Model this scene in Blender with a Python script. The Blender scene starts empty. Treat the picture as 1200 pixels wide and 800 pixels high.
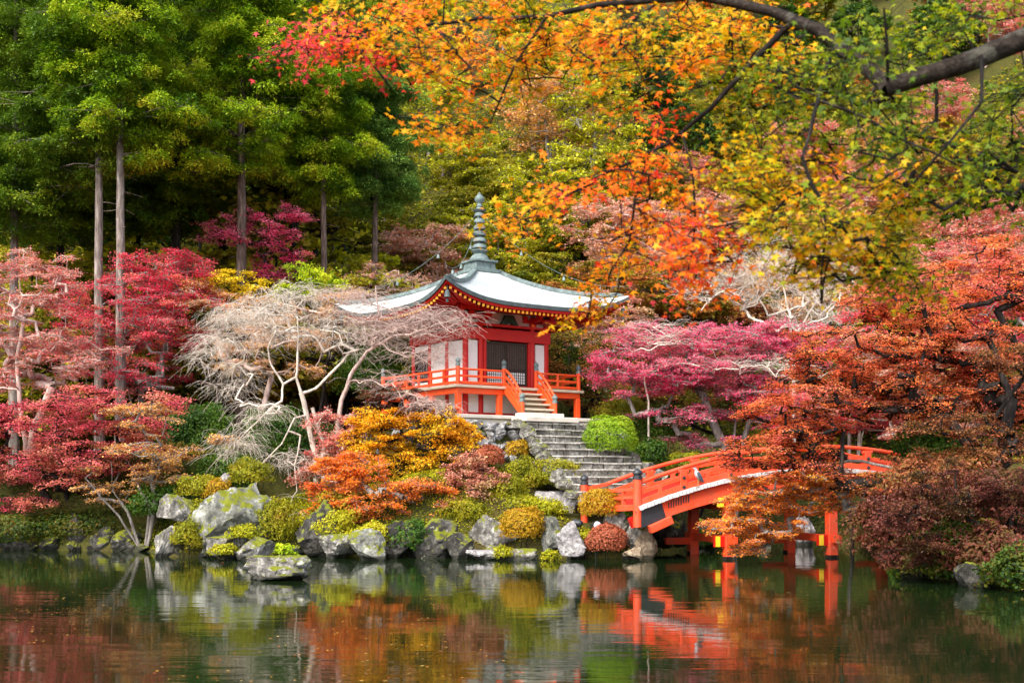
import bpy, bmesh, math, random
import numpy as np
from mathutils import Vector

R = math.radians
S = bpy.context.scene
COL = S.collection
rng = np.random.default_rng(11)
random.seed(11)

# ------------------------------------------------------------------ camera, light, exposure
F, HZ, EYE = 1450.0, 565.0, 2.5          # focal length in photo pixels, horizon row, eye height above the pond
cam_d = bpy.data.cameras.new('camera')
cam = bpy.data.objects.new('camera', cam_d); COL.objects.link(cam)
cam.location = (0, 0, EYE); cam.rotation_euler = (R(90), 0, 0)
cam_d.sensor_width = 36; cam_d.lens = F/1200*36
cam_d.shift_y = (HZ-400)/1200
cam_d.clip_start = 0.1; cam_d.clip_end = 2000
cam_d.dof.use_dof = True; cam_d.dof.focus_distance = 47; cam_d.dof.aperture_fstop = 4.0
S.camera = cam

SUN = Vector((-0.44, -0.64, 0.82)).normalized()     # towards the sun
w = bpy.data.worlds.new('World'); S.world = w; w.use_nodes = True
nt = w.node_tree; bg = nt.nodes['Background']
sky = nt.nodes.new('ShaderNodeTexSky'); sky.sky_type = 'NISHITA'; sky.sun_disc = False
sky.sun_elevation = math.asin(SUN.z); sky.sun_rotation = math.atan2(SUN.x, SUN.y)
sky.air_density = 1.0; sky.dust_density = 2.5; sky.ozone_density = 0.6
hs = nt.nodes.new('ShaderNodeHueSaturation'); hs.inputs['Saturation'].default_value = .5      # thin white haze over the blue
nt.links.new(sky.outputs[0], hs.inputs['Color']); nt.links.new(hs.outputs[0], bg.inputs[0]); bg.inputs[1].default_value = 0.15
sl = bpy.data.lights.new('sun', 'SUN'); sl.energy = 1.5; sl.angle = R(18); sl.color = (1, .93, .82)
so = bpy.data.objects.new('sun', sl); COL.objects.link(so)
so.rotation_euler = SUN.to_track_quat('Z', 'Y').to_euler()
vs = S.view_settings
vs.view_transform = 'Standard'; vs.look = 'None'; vs.gamma = 1; vs.exposure = 1.76; vs.use_curve_mapping = False
S.cycles.use_denoising = True; S.cycles.denoiser = 'OPENIMAGEDENOISE'; S.cycles.denoising_input_passes = 'RGB_ALBEDO_NORMAL'; S.cycles.denoising_prefilter = 'ACCURATE'
S.cycles.max_bounces = 7; S.cycles.diffuse_bounces = 4; S.cycles.glossy_bounces = 3
S.cycles.transmission_bounces = 4; S.cycles.caustics_reflective = False; S.cycles.caustics_refractive = False
S.cycles.sample_clamp_indirect = 6
S.render.film_transparent = False

# ------------------------------------------------------------------ helpers
def px(x, y, Y):                          # photo pixel + distance -> point of the place
    return np.array([(x-600)/F*Y, Y, EYE+(HZ-y)/F*Y])

def tag(o, label=None, cat=None, group=None, kind=None):
    if label: o['label'] = label
    if cat: o['category'] = cat
    if group: o['group'] = group
    if kind: o['kind'] = kind
    return o

def empty(name, loc=(0, 0, 0), rz=0, parent=None):
    o = bpy.data.objects.new(name, None); COL.objects.link(o)
    o.location = loc; o.rotation_euler = (0, 0, rz); o.empty_display_size = .2
    if parent: o.parent = parent
    return o

def srgb(r, g, b):
    f = lambda c: (c/255/12.92) if c/255 <= .04045 else ((c/255+.055)/1.055)**2.4
    return (f(r), f(g), f(b))

class NT:
    def __init__(s, name):
        s.m = bpy.data.materials.new(name); s.m.use_nodes = True
        s.t = s.m.node_tree; s.b = s.t.nodes['Principled BSDF']
    def n(s, t, **k):
        q = s.t.nodes.new(t)
        for a, v in k.items(): setattr(q, a, v)
        return q
    def l(s, a, b): s.t.links.new(a, b)
    def coord(s, scale=(1, 1, 1), kind='Object'):
        c = s.n('ShaderNodeTexCoord'); m = s.n('ShaderNodeMapping'); m.inputs['Scale'].default_value = scale
        s.l(c.outputs[kind], m.inputs[0]); return m.outputs[0]
    def noise(s, vec, scale, detail=4, rough=.55, dist=0):
        q = s.n('ShaderNodeTexNoise'); q.inputs['Scale'].default_value = scale; q.inputs['Detail'].default_value = detail
        q.inputs['Roughness'].default_value = rough; q.inputs['Distortion'].default_value = dist
        s.l(vec, q.inputs['Vector']); return q.outputs['Fac']
    def ramp(s, fac, stops):
        q = s.n('ShaderNodeValToRGB'); e = q.color_ramp.elements
        while len(e) < len(stops): e.new(.5)
        for i, (p, c) in enumerate(stops):
            e[i].position = p; e[i].color = (*c, 1) if len(c) == 3 else c
        s.l(fac, q.inputs[0]); return q.outputs[0]
    def mix(s, fac, a, b, mode='MIX'):
        q = s.n('ShaderNodeMix', data_type='RGBA', blend_type=mode)
        if isinstance(fac, (int, float)): q.inputs[0].default_value = fac
        else: s.l(fac, q.inputs[0])
        for i, v in ((6, a), (7, b)):
            if isinstance(v, tuple): q.inputs[i].default_value = (*v, 1)
            else: s.l(v, q.inputs[i])
        return q.outputs[2]
    def bump(s, h, strength, dist=.02):
        q = s.n('ShaderNodeBump'); q.inputs['Strength'].default_value = strength; q.inputs['Distance'].default_value = dist
        s.l(h, q.inputs['Height']); s.l(q.outputs[0], s.b.inputs['Normal']); return q
    def set(s, color=None, rough=None, spec=None, metal=None):
        if color is not None:
            if isinstance(color, tuple): s.b.inputs['Base Color'].default_value = (*color, 1)
            else: s.l(color, s.b.inputs['Base Color'])
        if rough is not None: s.b.inputs['Roughness'].default_value = rough
        if spec is not None: s.b.inputs['Specular IOR Level'].default_value = spec
        if metal is not None: s.b.inputs['Metallic'].default_value = metal
        return s.m

def worn(name, base, worn_c, amount=.5, scale=3, rough=.6, spec=.3, stretch=(1, 1, 1), bump=.15):
    k = NT(name); v = k.coord(stretch)
    a = k.noise(v, scale, 6, .6); b = k.noise(v, scale*9, 4, .6)
    m = k.n('ShaderNodeMath', operation='MULTIPLY_ADD'); k.l(a, m.inputs[0]); m.inputs[1].default_value = .7
    m2 = k.n('ShaderNodeMath', operation='MULTIPLY'); k.l(b, m2.inputs[0]); m2.inputs[1].default_value = .3; k.l(m2.outputs[0], m.inputs[2])
    mid = tuple(x*(1-amount)+y*amount for x, y in zip(base, worn_c))
    c = k.ramp(m.outputs[0], [(.38, base), (.55, tuple((x+y)/2 for x, y in zip(base, mid))), (.68, mid)])
    k.bump(b, bump, .01)
    return k.set(c, rough, spec)

def leafmat(name, stops, trans=.35, rough=.55):
    """stops: list of sRGB triples spread over the per-leaf tint value"""
    k = NT(name)
    at = k.n('ShaderNodeAttribute'); at.attribute_name = 'tint'
    n = len(stops)
    col = k.ramp(at.outputs['Fac'], [(i/max(n-1, 1), srgb(*c)) for i, c in enumerate(stops)])
    k.set(col, rough, .25)
    tr = k.n('ShaderNodeBsdfTranslucent'); k.l(col, tr.inputs[0])
    mx = k.n('ShaderNodeMixShader'); mx.inputs[0].default_value = trans
    k.l(k.b.outputs[0], mx.inputs[1]); k.l(tr.outputs[0], mx.inputs[2])
    k.l(mx.outputs[0], k.t.nodes['Material Output'].inputs[0])
    return k.m

# ---- mesh from numpy
def np_mesh(name, V, loops, totals, mat=None, smooth=False, tint=None, mats=None, midx=None):
    me = bpy.data.meshes.new(name)
    V = np.ascontiguousarray(V, dtype=np.float32).reshape(-1, 3)
    me.vertices.add(len(V)); me.vertices.foreach_set('co', V.ravel())
    loops = np.ascontiguousarray(loops, dtype=np.int32).ravel()
    totals = np.ascontiguousarray(totals, dtype=np.int32)
    me.loops.add(len(loops)); me.loops.foreach_set('vertex_index', loops)
    me.polygons.add(len(totals))
    st = np.concatenate(([0], np.cumsum(totals)[:-1])).astype(np.int32)
    me.polygons.foreach_set('loop_start', st)
    if smooth: me.polygons.foreach_set('use_smooth', np.ones(len(totals), dtype=bool))
    if tint is not None:
        a = me.attributes.new('tint', 'FLOAT', 'FACE'); a.data.foreach_set('value', np.clip(tint, 0, 1).astype(np.float32))
    for m in (mats or ([mat] if mat else [])): me.materials.append(m)
    if midx is not None: me.polygons.foreach_set('material_index', np.asarray(midx, dtype=np.int32))
    me.update(calc_edges=True); me.validate()
    return me

def link(name, me, parent=None):
    o = bpy.data.objects.new(name, me); COL.objects.link(o)
    if parent: o.parent = parent
    return o

def unit(a): return a/np.maximum(np.linalg.norm(a, axis=-1, keepdims=True), 1e-9)

def tube_arrays(P0, P1, R0, R1, sides):
    n = len(P0); d = unit(P1-P0)
    P0 = P0-d*R0[:, None]*.3; P1 = P1+d*R1[:, None]*.3      # joints overlap
    ref = np.where(np.abs(d[:, 2:3]) < .9, np.array([[0, 0, 1.]]), np.array([[1., 0, 0]]))
    a = unit(np.cross(d, ref)); b = np.cross(d, a)
    t = np.arange(sides)/sides*2*np.pi
    ring = a[:, None]*np.cos(t)[None, :, None] + b[:, None]*np.sin(t)[None, :, None]
    V = np.concatenate((P0[:, None]+ring*R0[:, None, None], P1[:, None]+ring*R1[:, None, None]), axis=1)
    i = np.arange(sides); j = (i+1) % sides
    f = np.stack((i, j, j+sides, i+sides), 1)
    Fc = (np.arange(n)[:, None, None]*2*sides + f[None]).reshape(-1, 4)
    return V.reshape(-1, 3), Fc

def tubes_mesh(name, P0, P1, R0, R1, mat):
    Vs, Fs, off = [], [], 0
    big = np.maximum(R0, R1) > .035
    for sel, sd in ((big, 8), (~big, 4)):
        if sel.any():
            V, Fc = tube_arrays(P0[sel], P1[sel], R0[sel], R1[sel], sd)
            Vs.append(V); Fs.append(Fc+off); off += len(V)
    V = np.concatenate(Vs); Fc = np.concatenate(Fs)
    return np_mesh(name, V, Fc, np.full(len(Fc), 4), mat, smooth=True)

def frames(n, tilt, g):
    az = g.uniform(0, 2*np.pi, n); t = np.abs(g.normal(0, tilt, n))
    N = np.stack((np.sin(t)*np.cos(az), np.sin(t)*np.sin(az), np.cos(t)), 1)
    D = unit(np.cross(N, g.normal(size=(n, 3)))); return N, D, np.cross(N, D)

def kites(P, D, Sd, L, W, fold=None):
    """one kite-shaped leaf per point"""
    L = np.broadcast_to(L, (len(P),))[:, None]; W = np.broadcast_to(W, (len(P),))[:, None]
    m = P - D*L*.08
    V = np.stack((P-D*L*.5, m+Sd*W*.5, P+D*L*.5, m-Sd*W*.5), 1)
    return V.reshape(-1, 3), np.arange(len(P)*4), np.full(len(P), 4)

STAR = []
for ang, r in ((-90, .18), (-62, .26), (-38, .62), (-8, .30), (22, .82), (52, .34), (90, 1.0), (128, .34), (158, .82), (188, .30), (218, .62), (242, .26)):
    STAR.append((math.cos(R(ang))*r, math.sin(R(ang))*r))
STAR = np.array(STAR)*.5
def stars(P, D, Sd, N, L, g):
    L = np.broadcast_to(L, (len(P),))[:, None, None]
    r2 = (STAR**2).sum(1)[None, :, None]
    V = P[:, None] + (Sd[:, None]*STAR[None, :, 0:1] + D[:, None]*STAR[None, :, 1:2])*L - N[:, None]*r2*L*g.uniform(.1, .9, (len(P), 1, 1))
    k = len(STAR)
    return V.reshape(-1, 3), np.arange(len(P)*k), np.full(len(P), k)

def wave(P, scale, seed):
    g = np.random.default_rng(seed); o = np.zeros(len(P))
    for k in range(4):
        d = g.normal(size=3); d /= np.linalg.norm(d)
        o += np.sin(P@d*(2*np.pi/scale)*(.6+.35*k) + g.uniform(0, 6.3))
    return o/2.4

# ---- plain mesh builder for the architecture
class MB:
    def __init__(s): s.v, s.f, s.mi, s.cur = [], [], [], 0
    def add(s, vs, fs):
        o = len(s.v); s.v += [tuple(p) for p in vs]; s.f += [tuple(i+o for i in f) for f in fs]; s.mi += [s.cur]*len(fs); return s
    def box(s, c, d, rz=0, rx=0, ry=0, taper=1):
        x, y, z = [q/2 for q in d]; P = []
        for dz in (-1, 1):
            k = taper if dz > 0 else 1
            for a, b in ((-1, -1), (1, -1), (1, 1), (-1, 1)): P.append(Vector((a*x*k, b*y*k, dz*z)))
        from mathutils import Euler
        m = Euler((rx, ry, rz)).to_matrix()
        P = [m@p+Vector(c) for p in P]
        return s.add(P, [(3, 2, 1, 0), (4, 5, 6, 7), (0, 1, 5, 4), (1, 2, 6, 5), (2, 3, 7, 6), (3, 0, 4, 7)])
    def beam(s, p0, p1, wd, ht, up=(0, 0, 1)):
        p0, p1 = Vector(p0), Vector(p1); d = (p1-p0).normalized(); a = d.cross(Vector(up)).normalized(); b = a.cross(d)
        P = [p+a*sx*wd/2+b*sz*ht/2 for p in (p0, p1) for sx, sz in ((-1, -1), (1, -1), (1, 1), (-1, 1))]
        return s.add(P, [(0, 1, 2, 3), (7, 6, 5, 4), (1, 0, 4, 5), (2, 1, 5, 6), (3, 2, 6, 7), (0, 3, 7, 4)])
    def sweep(s, pts, wd, ht, up=(0, 0, 1), n=None):
        """box section swept along a polyline; n sides gives a round section"""
        pts = [Vector(p) for p in pts]; rings = []
        for i, p in enumerate(pts):
            d = (pts[min(i+1, len(pts)-1)]-pts[max(i-1, 0)]).normalized(); a = d.cross(Vector(up)).normalized(); b = a.cross(d)
            if n: rings.append([p+a*math.cos(t*2*math.pi/n)*wd/2+b*math.sin(t*2*math.pi/n)*ht/2 for t in range(n)])
            else: rings.append([p+a*sx*wd/2+b*sz*ht/2 for sx, sz in ((-1, -1), (1, -1), (1, 1), (-1, 1))])
        k = len(rings[0]); V = [q for r in rings for q in r]; Fc = []
        for i in range(len(rings)-1):
            for j in range(k): Fc.append((i*k+j, i*k+(j+1) % k, (i+1)*k+(j+1) % k, (i+1)*k+j))
        Fc.append(tuple(range(k-1, -1, -1))); Fc.append(tuple(range((len(rings)-1)*k, len(rings)*k)))
        return s.add(V, Fc)
    def lathe(s, prof, c=(0, 0, 0), n=16, sq=False):
        V, Fc = [], []
        for r, z in prof:
            for t in range(n):
                a = (t+.5)*2*math.pi/n; V.append((c[0]+r*math.cos(a), c[1]+r*math.sin(a), c[2]+z))
        for i in range(len(prof)-1):
            for t in range(n): Fc.append((i*n+t, i*n+(t+1) % n, (i+1)*n+(t+1) % n, (i+1)*n+t))
        Fc.append(tuple(range(n-1, -1, -1))); Fc.append(tuple(range((len(prof)-1)*n, len(prof)*n)))
        return s.add(V, Fc)
    def cyl(s, p0, p1, r0, r1=None, n=12): 
        r1 = r0 if r1 is None else r1
        p0, p1 = Vector(p0), Vector(p1); d = (p1-p0).normalized(); u = Vector((0, 0, 1)) if abs(d.z) < .9 else Vector((1, 0, 0))
        a = d.cross(u).normalized(); b = a.cross(d)
        V = [p+(a*math.cos(t*2*math.pi/n)+b*math.sin(t*2*math.pi/n))*r for p, r in ((p0, r0), (p1, r1)) for t in range(n)]
        Fc = [(t, (t+1) % n, n+(t+1) % n, n+t) for t in range(n)]+[tuple(range(n-1, -1, -1)), tuple(range(n, 2*n))]
        return s.add(V, Fc)
    def build(s, name, mats, parent=None, bevel=0, smooth=False):
        me = bpy.data.meshes.new(name); me.from_pydata(s.v, [], s.f)
        for m in (mats if isinstance(mats, (list, tuple)) else [mats]): me.materials.append(m)
        me.polygons.foreach_set('material_index', s.mi)
        bm = bmesh.new(); bm.from_mesh(me); bmesh.ops.recalc_face_normals(bm, faces=bm.faces); bm.to_mesh(me); bm.free()
        if smooth:
            me.polygons.foreach_set('use_smooth', [True]*len(me.polygons)); me.set_sharp_from_angle(angle=R(40))
        me.update(); o = link(name, me, parent)
        if bevel:
            b = o.modifiers.new('bevel', 'BEVEL'); b.width = bevel; b.segments = 1; b.limit_method = 'ANGLE'; b.angle_limit = R(50)
        return o

# ------------------------------------------------------------------ terrain
# pond outline, seen from above (camera at the origin looking along +Y)
POND = np.array([(-60, 50), (-30, 47), (-19, 46), (-13.2, 44.8), (-11.6, 41.6), (-9, 41.2), (-6, 41.9), (-3.2, 41.5), (-1, 41.2), (1.5, 41.0), (4.1, 40.6),
                 (5.0, 43.5), (5.2, 50), (8.5, 53.5), (12, 52.5), (13.2, 47), (12.8, 41.5), (11.4, 37.5), (10.5, 33.5), (11.9, 29.5), (13.6, 24), (14.5, 16),
                 (12, 9.5), (6, 7.2), (0, 6.4), (-10, 6.4), (-24, 8), (-60, 12)], float)
def pond_dist(x, y):
    """distance to the pond outline: positive on land, negative over water"""
    p = np.stack((x, y), -1).reshape(-1, 2); best = np.full(len(p), 1e9); inside = np.zeros(len(p), bool)
    for i in range(len(POND)):
        a, b = POND[i], POND[(i+1) % len(POND)]; ab = b-a
        t = np.clip(((p-a)@ab)/(ab@ab), 0, 1); q = a+t[:, None]*ab
        best = np.minimum(best, np.hypot(*(p-q).T))
        c = (a[1] > p[:, 1]) != (b[1] > p[:, 1])
        xs = a[0]+(p[:, 1]-a[1])/np.where(abs(b[1]-a[1]) < 1e-9, 1e-9, b[1]-a[1])*ab[0]
        inside ^= c & (p[:, 0] < xs)
    return np.where(inside, -best, best).reshape(np.shape(x))

TP = np.array([-1.34, 51.0]); TA = R(35); ca, sa = math.cos(TA), math.sin(TA)
BASE_Z = 5.05
def tloc(x, y): dx, dy = x-TP[0], y-TP[1]; return dx*ca+dy*sa, -dx*sa+dy*ca
def tworld(u, v, z=0): return (TP[0]+u*ca-v*sa, TP[1]+u*sa+v*ca, z)
def smooth(a, b, t): t = np.clip((t-a)/(b-a), 0, 1); return t*t*(3-2*t)

def height(x, y):
    x = np.asarray(x, float); y = np.asarray(y, float)
    d = pond_dist(x, y)
    land = .06 + 2.0*(1-np.exp(-np.maximum(d, 0)/3.0))
    near = smooth(24, 12, y)
    land = land*(1-near)+near*(.15+.85*(1-np.exp(-np.maximum(d, 0)/.8)))
    # the temple's mound
    u, v = tloc(x, y)
    out = np.hypot(np.maximum(np.abs(u)-4.2, 0), np.maximum(np.abs(v)-4.2, 0))
    mound = np.where(out < .05, BASE_Z-.35, BASE_Z-1.7-.42*out)
    mound = np.where((out >= .05) & (v > 3.5), BASE_Z-.6-.12*out, mound)
    strip = (np.abs(u-.3) < 3.2) & (v < -4.0) & (v > -12)
    line = BASE_Z-.9 - (-v-4.4)*.56
    m2 = np.where(strip & (d > 1), np.minimum(mound, np.maximum(line, 1.55)), mound)
    land2 = np.maximum(land, np.where(d > .2, np.minimum(m2, land+d*.9), -9))
    land = np.where(strip & (d > .6), np.minimum(land2, np.maximum(line, 1.6)), land2)
    # hillside
    yy = y + 3*np.sin(x*.11+.7) + 1.6*np.sin(x*.29)
    hill = .66*np.logaddexp(0, (yy-60)/2.2)*2.2
    hill = hill + .02*np.maximum(np.abs(x)-30, 0)*np.maximum(y-40, 0)*.2
    land = land + hill*smooth(52, 60, y)
    land = land + (.10*np.sin(x*1.7+y*.9)+.08*np.sin(x*.8-y*2.1+1))*smooth(.3, 2, d)*np.where(out < .3, 0, 1)
    z = np.where(d > 0, land, -np.minimum(.9, .25-d*.6))
    return np.where(np.abs(d) < .25, z*.6, z)

def ground_z(x, y): return float(height(np.array([x]), np.array([y]))[0])

k = NT('mossy_ground'); v = k.coord()
n1 = k.noise(v, .55, 6, .6); n2 = k.noise(v, 6, 5, .65); n3 = k.noise(v, 28, 3, .6)
c1 = k.ramp(n1, [(.35, (.030, .034, .010)), (.5, (.060, .062, .012)), (.62, (.060, .040, .016))])
c2 = k.ramp(n2, [(.35, (.022, .016, .009)), (.55, (.065, .065, .014)), (.7, (.10, .055, .02))])
c = k.mix(.5, c1, c2); k.bump(n3, .6, .06); GROUND = k.set(c, .95, .1)

gx = np.concatenate((np.arange(-100, -46, 3), np.arange(-46, -14, .8), np.arange(-14, 14, .28), np.arange(14, 46.1, .8), np.arange(48, 101, 3)))
gy = np.concatenate((np.arange(-4, 24, .7), np.arange(24, 62, .28), np.arange(62, 186, 1.2)))
GX, GY = np.meshgrid(gx, gy); GZ = height(GX, GY)
V = np.stack((GX, GY, GZ), -1).reshape(-1, 3)
ny, nx = GX.shape; idx = np.arange(ny*nx).reshape(ny, nx)
Fq = np.stack((idx[:-1, :-1], idx[:-1, 1:], idx[1:, 1:], idx[1:, :-1]), -1).reshape(-1, 4)
tag(link('ground', np_mesh('ground', V, Fq, np.full(len(Fq), 4), GROUND, smooth=True)), kind='structure')

k = NT('pond_water'); v = k.coord((1.1, 3.4, 1))
n1 = k.noise(v, .5, 1.5, .45, .4); n2 = k.noise(k.coord((1.2, 7, 1)), 1.1, 3, .55, .2); n3 = k.noise(k.coord((.10, .22, 1)), 1, 2)
m = k.n('ShaderNodeMath', operation='MULTIPLY_ADD'); k.l(n2, m.inputs[0]); m.inputs[1].default_value = .22; k.l(n1, m.inputs[2])
m3 = k.n('ShaderNodeMath', operation='MULTIPLY'); k.l(m.outputs[0], m3.inputs[0])
k.l(k.ramp(n3, [(.38, (.35, .35, .35)), (.62, (1, 1, 1))]), m3.inputs[1])
k.bump(m3.outputs[0], .22, .03)
WATER = k.set((.006, .013, .0035), .02, .34); k.b.inputs['IOR'].default_value = 1.33
wm = MB(); wm.add([(-70, -4, 0), (70, -4, 0), (70, 58, 0), (-70, 58, 0)], [(0, 1, 2, 3)])
tag(wm.build('water', WATER), kind='structure')

# ------------------------------------------------------------------ materials
M = {}
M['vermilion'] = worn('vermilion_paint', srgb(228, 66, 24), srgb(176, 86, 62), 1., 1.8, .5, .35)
M['orange'] = worn('sunlit_vermilion', srgb(232, 70, 12), srgb(190, 88, 48), 1., 2.0, .5, .35)  # orange look of vermilion in sunlight, put into the paint colour
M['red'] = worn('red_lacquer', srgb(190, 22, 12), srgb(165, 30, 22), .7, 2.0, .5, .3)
M['plaster'] = worn('white_plaster', (.74, .73, .70), (.6, .58, .54), .6, 1.5, .85, .15)
M['dark'] = worn('dark_metal', (.012, .014, .018), (.04, .045, .05), .6, 4, .42, .5)
M['lattice'] = worn('lattice_wood', (.035, .024, .02), (.06, .045, .035), .6, 4, .7, .2)
M['verdigris'] = worn('verdigris_bronze', (.06, .085, .085), (.22, .28, .275), .9, 5, .6, .4)
M['roofdark'] = worn('dark_copper', (.035, .05, .052), (.11, .15, .15), .8, 4, .55, .4)
M['yellow'] = worn('ochre_paint', srgb(238, 170, 40), srgb(214, 150, 60), .5, 6, .6, .3)
M['paleboard'] = worn('pale_boards', (.52, .45, .34), (.36, .30, .22), .8, 3, .75, .2, (1, 1, 1))
M['deckwhite'] = worn('weathered_deck_edge', (.62, .60, .60), (.36, .33, .33), .8, 6, .75, .2)
M['palestone'] = worn('pale_step_stone', (.60, .56, .49), (.36, .33, .28), .7, 3, .85, .2)
M['yellowplate'] = NT('yellow_plate').set(srgb(226, 190, 40), .5)

def stonemat(name, a, b, moss=.35, lichen=.2):
    k = NT(name); v = k.coord()
    n1 = k.noise(v, 1.6, 8, .65, .4); n2 = k.noise(v, 9, 5, .7); n3 = k.noise(v, 2.7, 5, .6)
    c = k.ramp(n1, [(.30, tuple(x*.32 for x in a)), (.46, a), (.62, b), (.74, tuple(min(x*1.25, .8) for x in b))])
    c = k.mix(k.ramp(n2, [(.35, (.75, .75, .75)), (.62, (0, 0, 0))]), c, tuple(x*.35 for x in a))
    g = k.n('ShaderNodeNewGeometry'); sp = k.n('ShaderNodeSeparateXYZ'); k.l(g.outputs['Normal'], sp.inputs[0])
    ad = k.n('ShaderNodeMath', operation='MULTIPLY_ADD'); k.l(sp.outputs[2], ad.inputs[0]); ad.inputs[1].default_value = .25; k.l(n3, ad.inputs[2])
    t = .86-moss*.42
    c = k.mix(k.ramp(ad.outputs[0], [(t, (0, 0, 0)), (t+.07, (1, 1, 1))]), c, (.13, .14, .012))
    pz = k.n('ShaderNodeSeparateXYZ'); k.l(g.outputs['Position'], pz.inputs[0])
    wz = k.n('ShaderNodeMath', operation='MULTIPLY_ADD'); k.l(n3, wz.inputs[0]); wz.inputs[1].default_value = -.16; k.l(pz.outputs[2], wz.inputs[2])
    c = k.mix(k.ramp(wz.outputs[0], [(.03, (.85, .85, .85)), (.09, (0, 0, 0))]), c, (.022, .022, .016))
    li = k.noise(k.coord((1, 1, 1)), 4.3, 3, .5)
    c = k.mix(k.ramp(li, [(.72-lichen*.3, (0, 0, 0)), (.76-lichen*.3, (.7, .7, .7))]), c, (.34, .34, .25))
    k.bump(n2, .9, .06)
    return k.set(c, .9, .15)
M['rock_grey'] = stonemat('grey_rock', (.16, .148, .134), (.50, .47, .43), .6)
M['rock_white'] = stonemat('white_rock', (.30, .28, .28), (.64, .60, .59), .05, .05)
M['rock_green'] = stonemat('greenish_rock', (.14, .14, .12), (.40, .40, .355), .55)
M['rock_dark'] = stonemat('dark_rock', (.045, .042, .037), (.14, .13, .115), .6)
M['rock_tan'] = stonemat('tan_rock', (.24, .18, .12), (.44, .34, .24), .1)
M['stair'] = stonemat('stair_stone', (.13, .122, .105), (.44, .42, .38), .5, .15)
M['tread'] = stonemat('lit_tread_stone', (.36, .34, .30), (.66, .63, .57), .04, .1)  # paler than the risers: lit, weathered tread edges put into the colour
M['wallstone'] = stonemat('wall_stone', (.26, .255, .25), (.60, .58, .56), .05, .1)

k = NT('roof_shingle'); v = k.coord((1, 1, 1))
n1 = k.noise(v, .8, 6, .6); n2 = k.noise(k.coord((5, 5, 40)), 1, 4, .6)
wv = k.n('ShaderNodeTexWave', bands_direction='Z'); wv.inputs['Scale'].default_value = 3.6; wv.inputs['Distortion'].default_value = .6; wv.inputs['Detail'].default_value = 2
k.l(v, wv.inputs['Vector'])
c = k.ramp(n1, [(.32, (.27, .29, .285)), (.5, (.44, .455, .45)), (.7, (.54, .545, .535))])
c = k.mix(k.ramp(n2, [(.4, (.35, .35, .35)), (.6, (0, 0, 0))]), c, (.30, .35, .35))
c = k.mix(k.ramp(wv.outputs['Fac'], [(.0, (.85, .85, .85)), (.3, (0, 0, 0))]), c, (.20, .25, .25))
c = k.mix(k.ramp(k.noise(k.coord((1, 1, .25)), 2.2, 6, .7, .5), [(.58, (0, 0, 0)), (.72, (.7, .7, .7))]), c, (.20, .22, .15))
k.bump(wv.outputs['Fac'], .35, .02); M['roof'] = k.set(c, .55, .4)

def bark(name, a, b, stretch=(6, 6, 1)):
    k = NT(name); v = k.coord(stretch)
    n1 = k.noise(v, 1.6, 6, .65, .3); n2 = k.noise(k.coord(), 1.2, 3)
    c = k.ramp(n1, [(.3, tuple(x*.5 for x in a)), (.5, a), (.7, b)])
    k.bump(n1, .8, .02); return k.set(c, .9, .15)
M['bark_cypress'] = bark('cypress_bark', (.15, .12, .105), (.34, .30, .27))
M['bark_red'] = bark('cedar_bark', (.09, .06, .05), (.22, .16, .13))
M['bark_dark'] = bark('dark_bark', (.012, .009, .008), (.05, .04, .033))
M['bark_grey'] = bark('grey_bark', (.16, .14, .125), (.36, .32, .29))
M['bark_pale'] = bark('pale_bark', (.50, .43, .36), (.78, .70, .61))
M['bark_pink'] = bark('pinkish_twig_bark', (.42, .30, .26), (.62, .48, .43))

L_ = {}
def pal(name, *stops, trans=.35): L_[name] = leafmat(name+'_leaves', [tuple(255*(v/255)**.9 for v in c) for c in stops], trans)
pal('crimson', (166, 24, 50), (210, 40, 68), (226, 70, 88), (228, 108, 112), (232, 112, 84))
pal('rose', (180, 56, 72), (212, 80, 94), (226, 110, 114), (222, 124, 92), (228, 146, 122), trans=.42)
pal('magenta', (190, 36, 80), (222, 60, 106), (234, 92, 130), (236, 132, 152), (230, 104, 104), trans=.45)
pal('dusty', (150, 60, 60), (206, 96, 88), (220, 128, 112), (196, 120, 96), (226, 150, 130))
pal('salmon', (160, 96, 70), (204, 128, 104), (218, 156, 130), (196, 142, 108), (186, 156, 96))
pal('peach', (170, 120, 50), (214, 150, 76), (226, 172, 110), (232, 160, 80), (196, 170, 80))
pal('rust', (196, 78, 48), (228, 102, 54), (236, 126, 66), (232, 142, 72), (230, 114, 96), trans=.45)
pal('orange', (206, 90, 34), (232, 122, 36), (238, 150, 42), (228, 112, 66), (236, 166, 50))
pal('golden', (190, 120, 14), (226, 154, 18), (240, 178, 24), (232, 186, 40), (206, 170, 30))
pal('yellow', (170, 140, 10), (220, 186, 20), (238, 206, 36), (226, 196, 30))
pal('lime', (90, 120, 10), (150, 178, 16), (186, 200, 30), (204, 206, 40))
pal('yellowgreen', (104, 112, 12), (158, 160, 22), (194, 188, 32), (216, 204, 48))
pal('olive', (70, 86, 12), (112, 120, 18), (150, 146, 26), (176, 152, 44), (136, 136, 26))
pal('olivered', (84, 84, 14), (120, 112, 22), (160, 110, 40), (188, 96, 54), (130, 120, 26))
pal('deepgreen', (20, 42, 10), (38, 68, 14), (60, 92, 18), (86, 110, 24))
pal('conifer', (40, 70, 8), (78, 114, 12), (120, 152, 18), (160, 178, 26), (178, 176, 40), trans=.35)
pal('conifer_dark', (34, 58, 10), (62, 92, 14), (92, 120, 20), (126, 142, 28), trans=.32)
pal('conifer_blue', (40, 72, 30), (76, 116, 44), (112, 150, 58), (152, 182, 74), trans=.35)
pal('maroon', (52, 26, 20), (92, 42, 32), (112, 56, 44), (84, 66, 28), (70, 44, 24))  # darkened browns: the right bank's shade is put into the leaf colours
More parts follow.
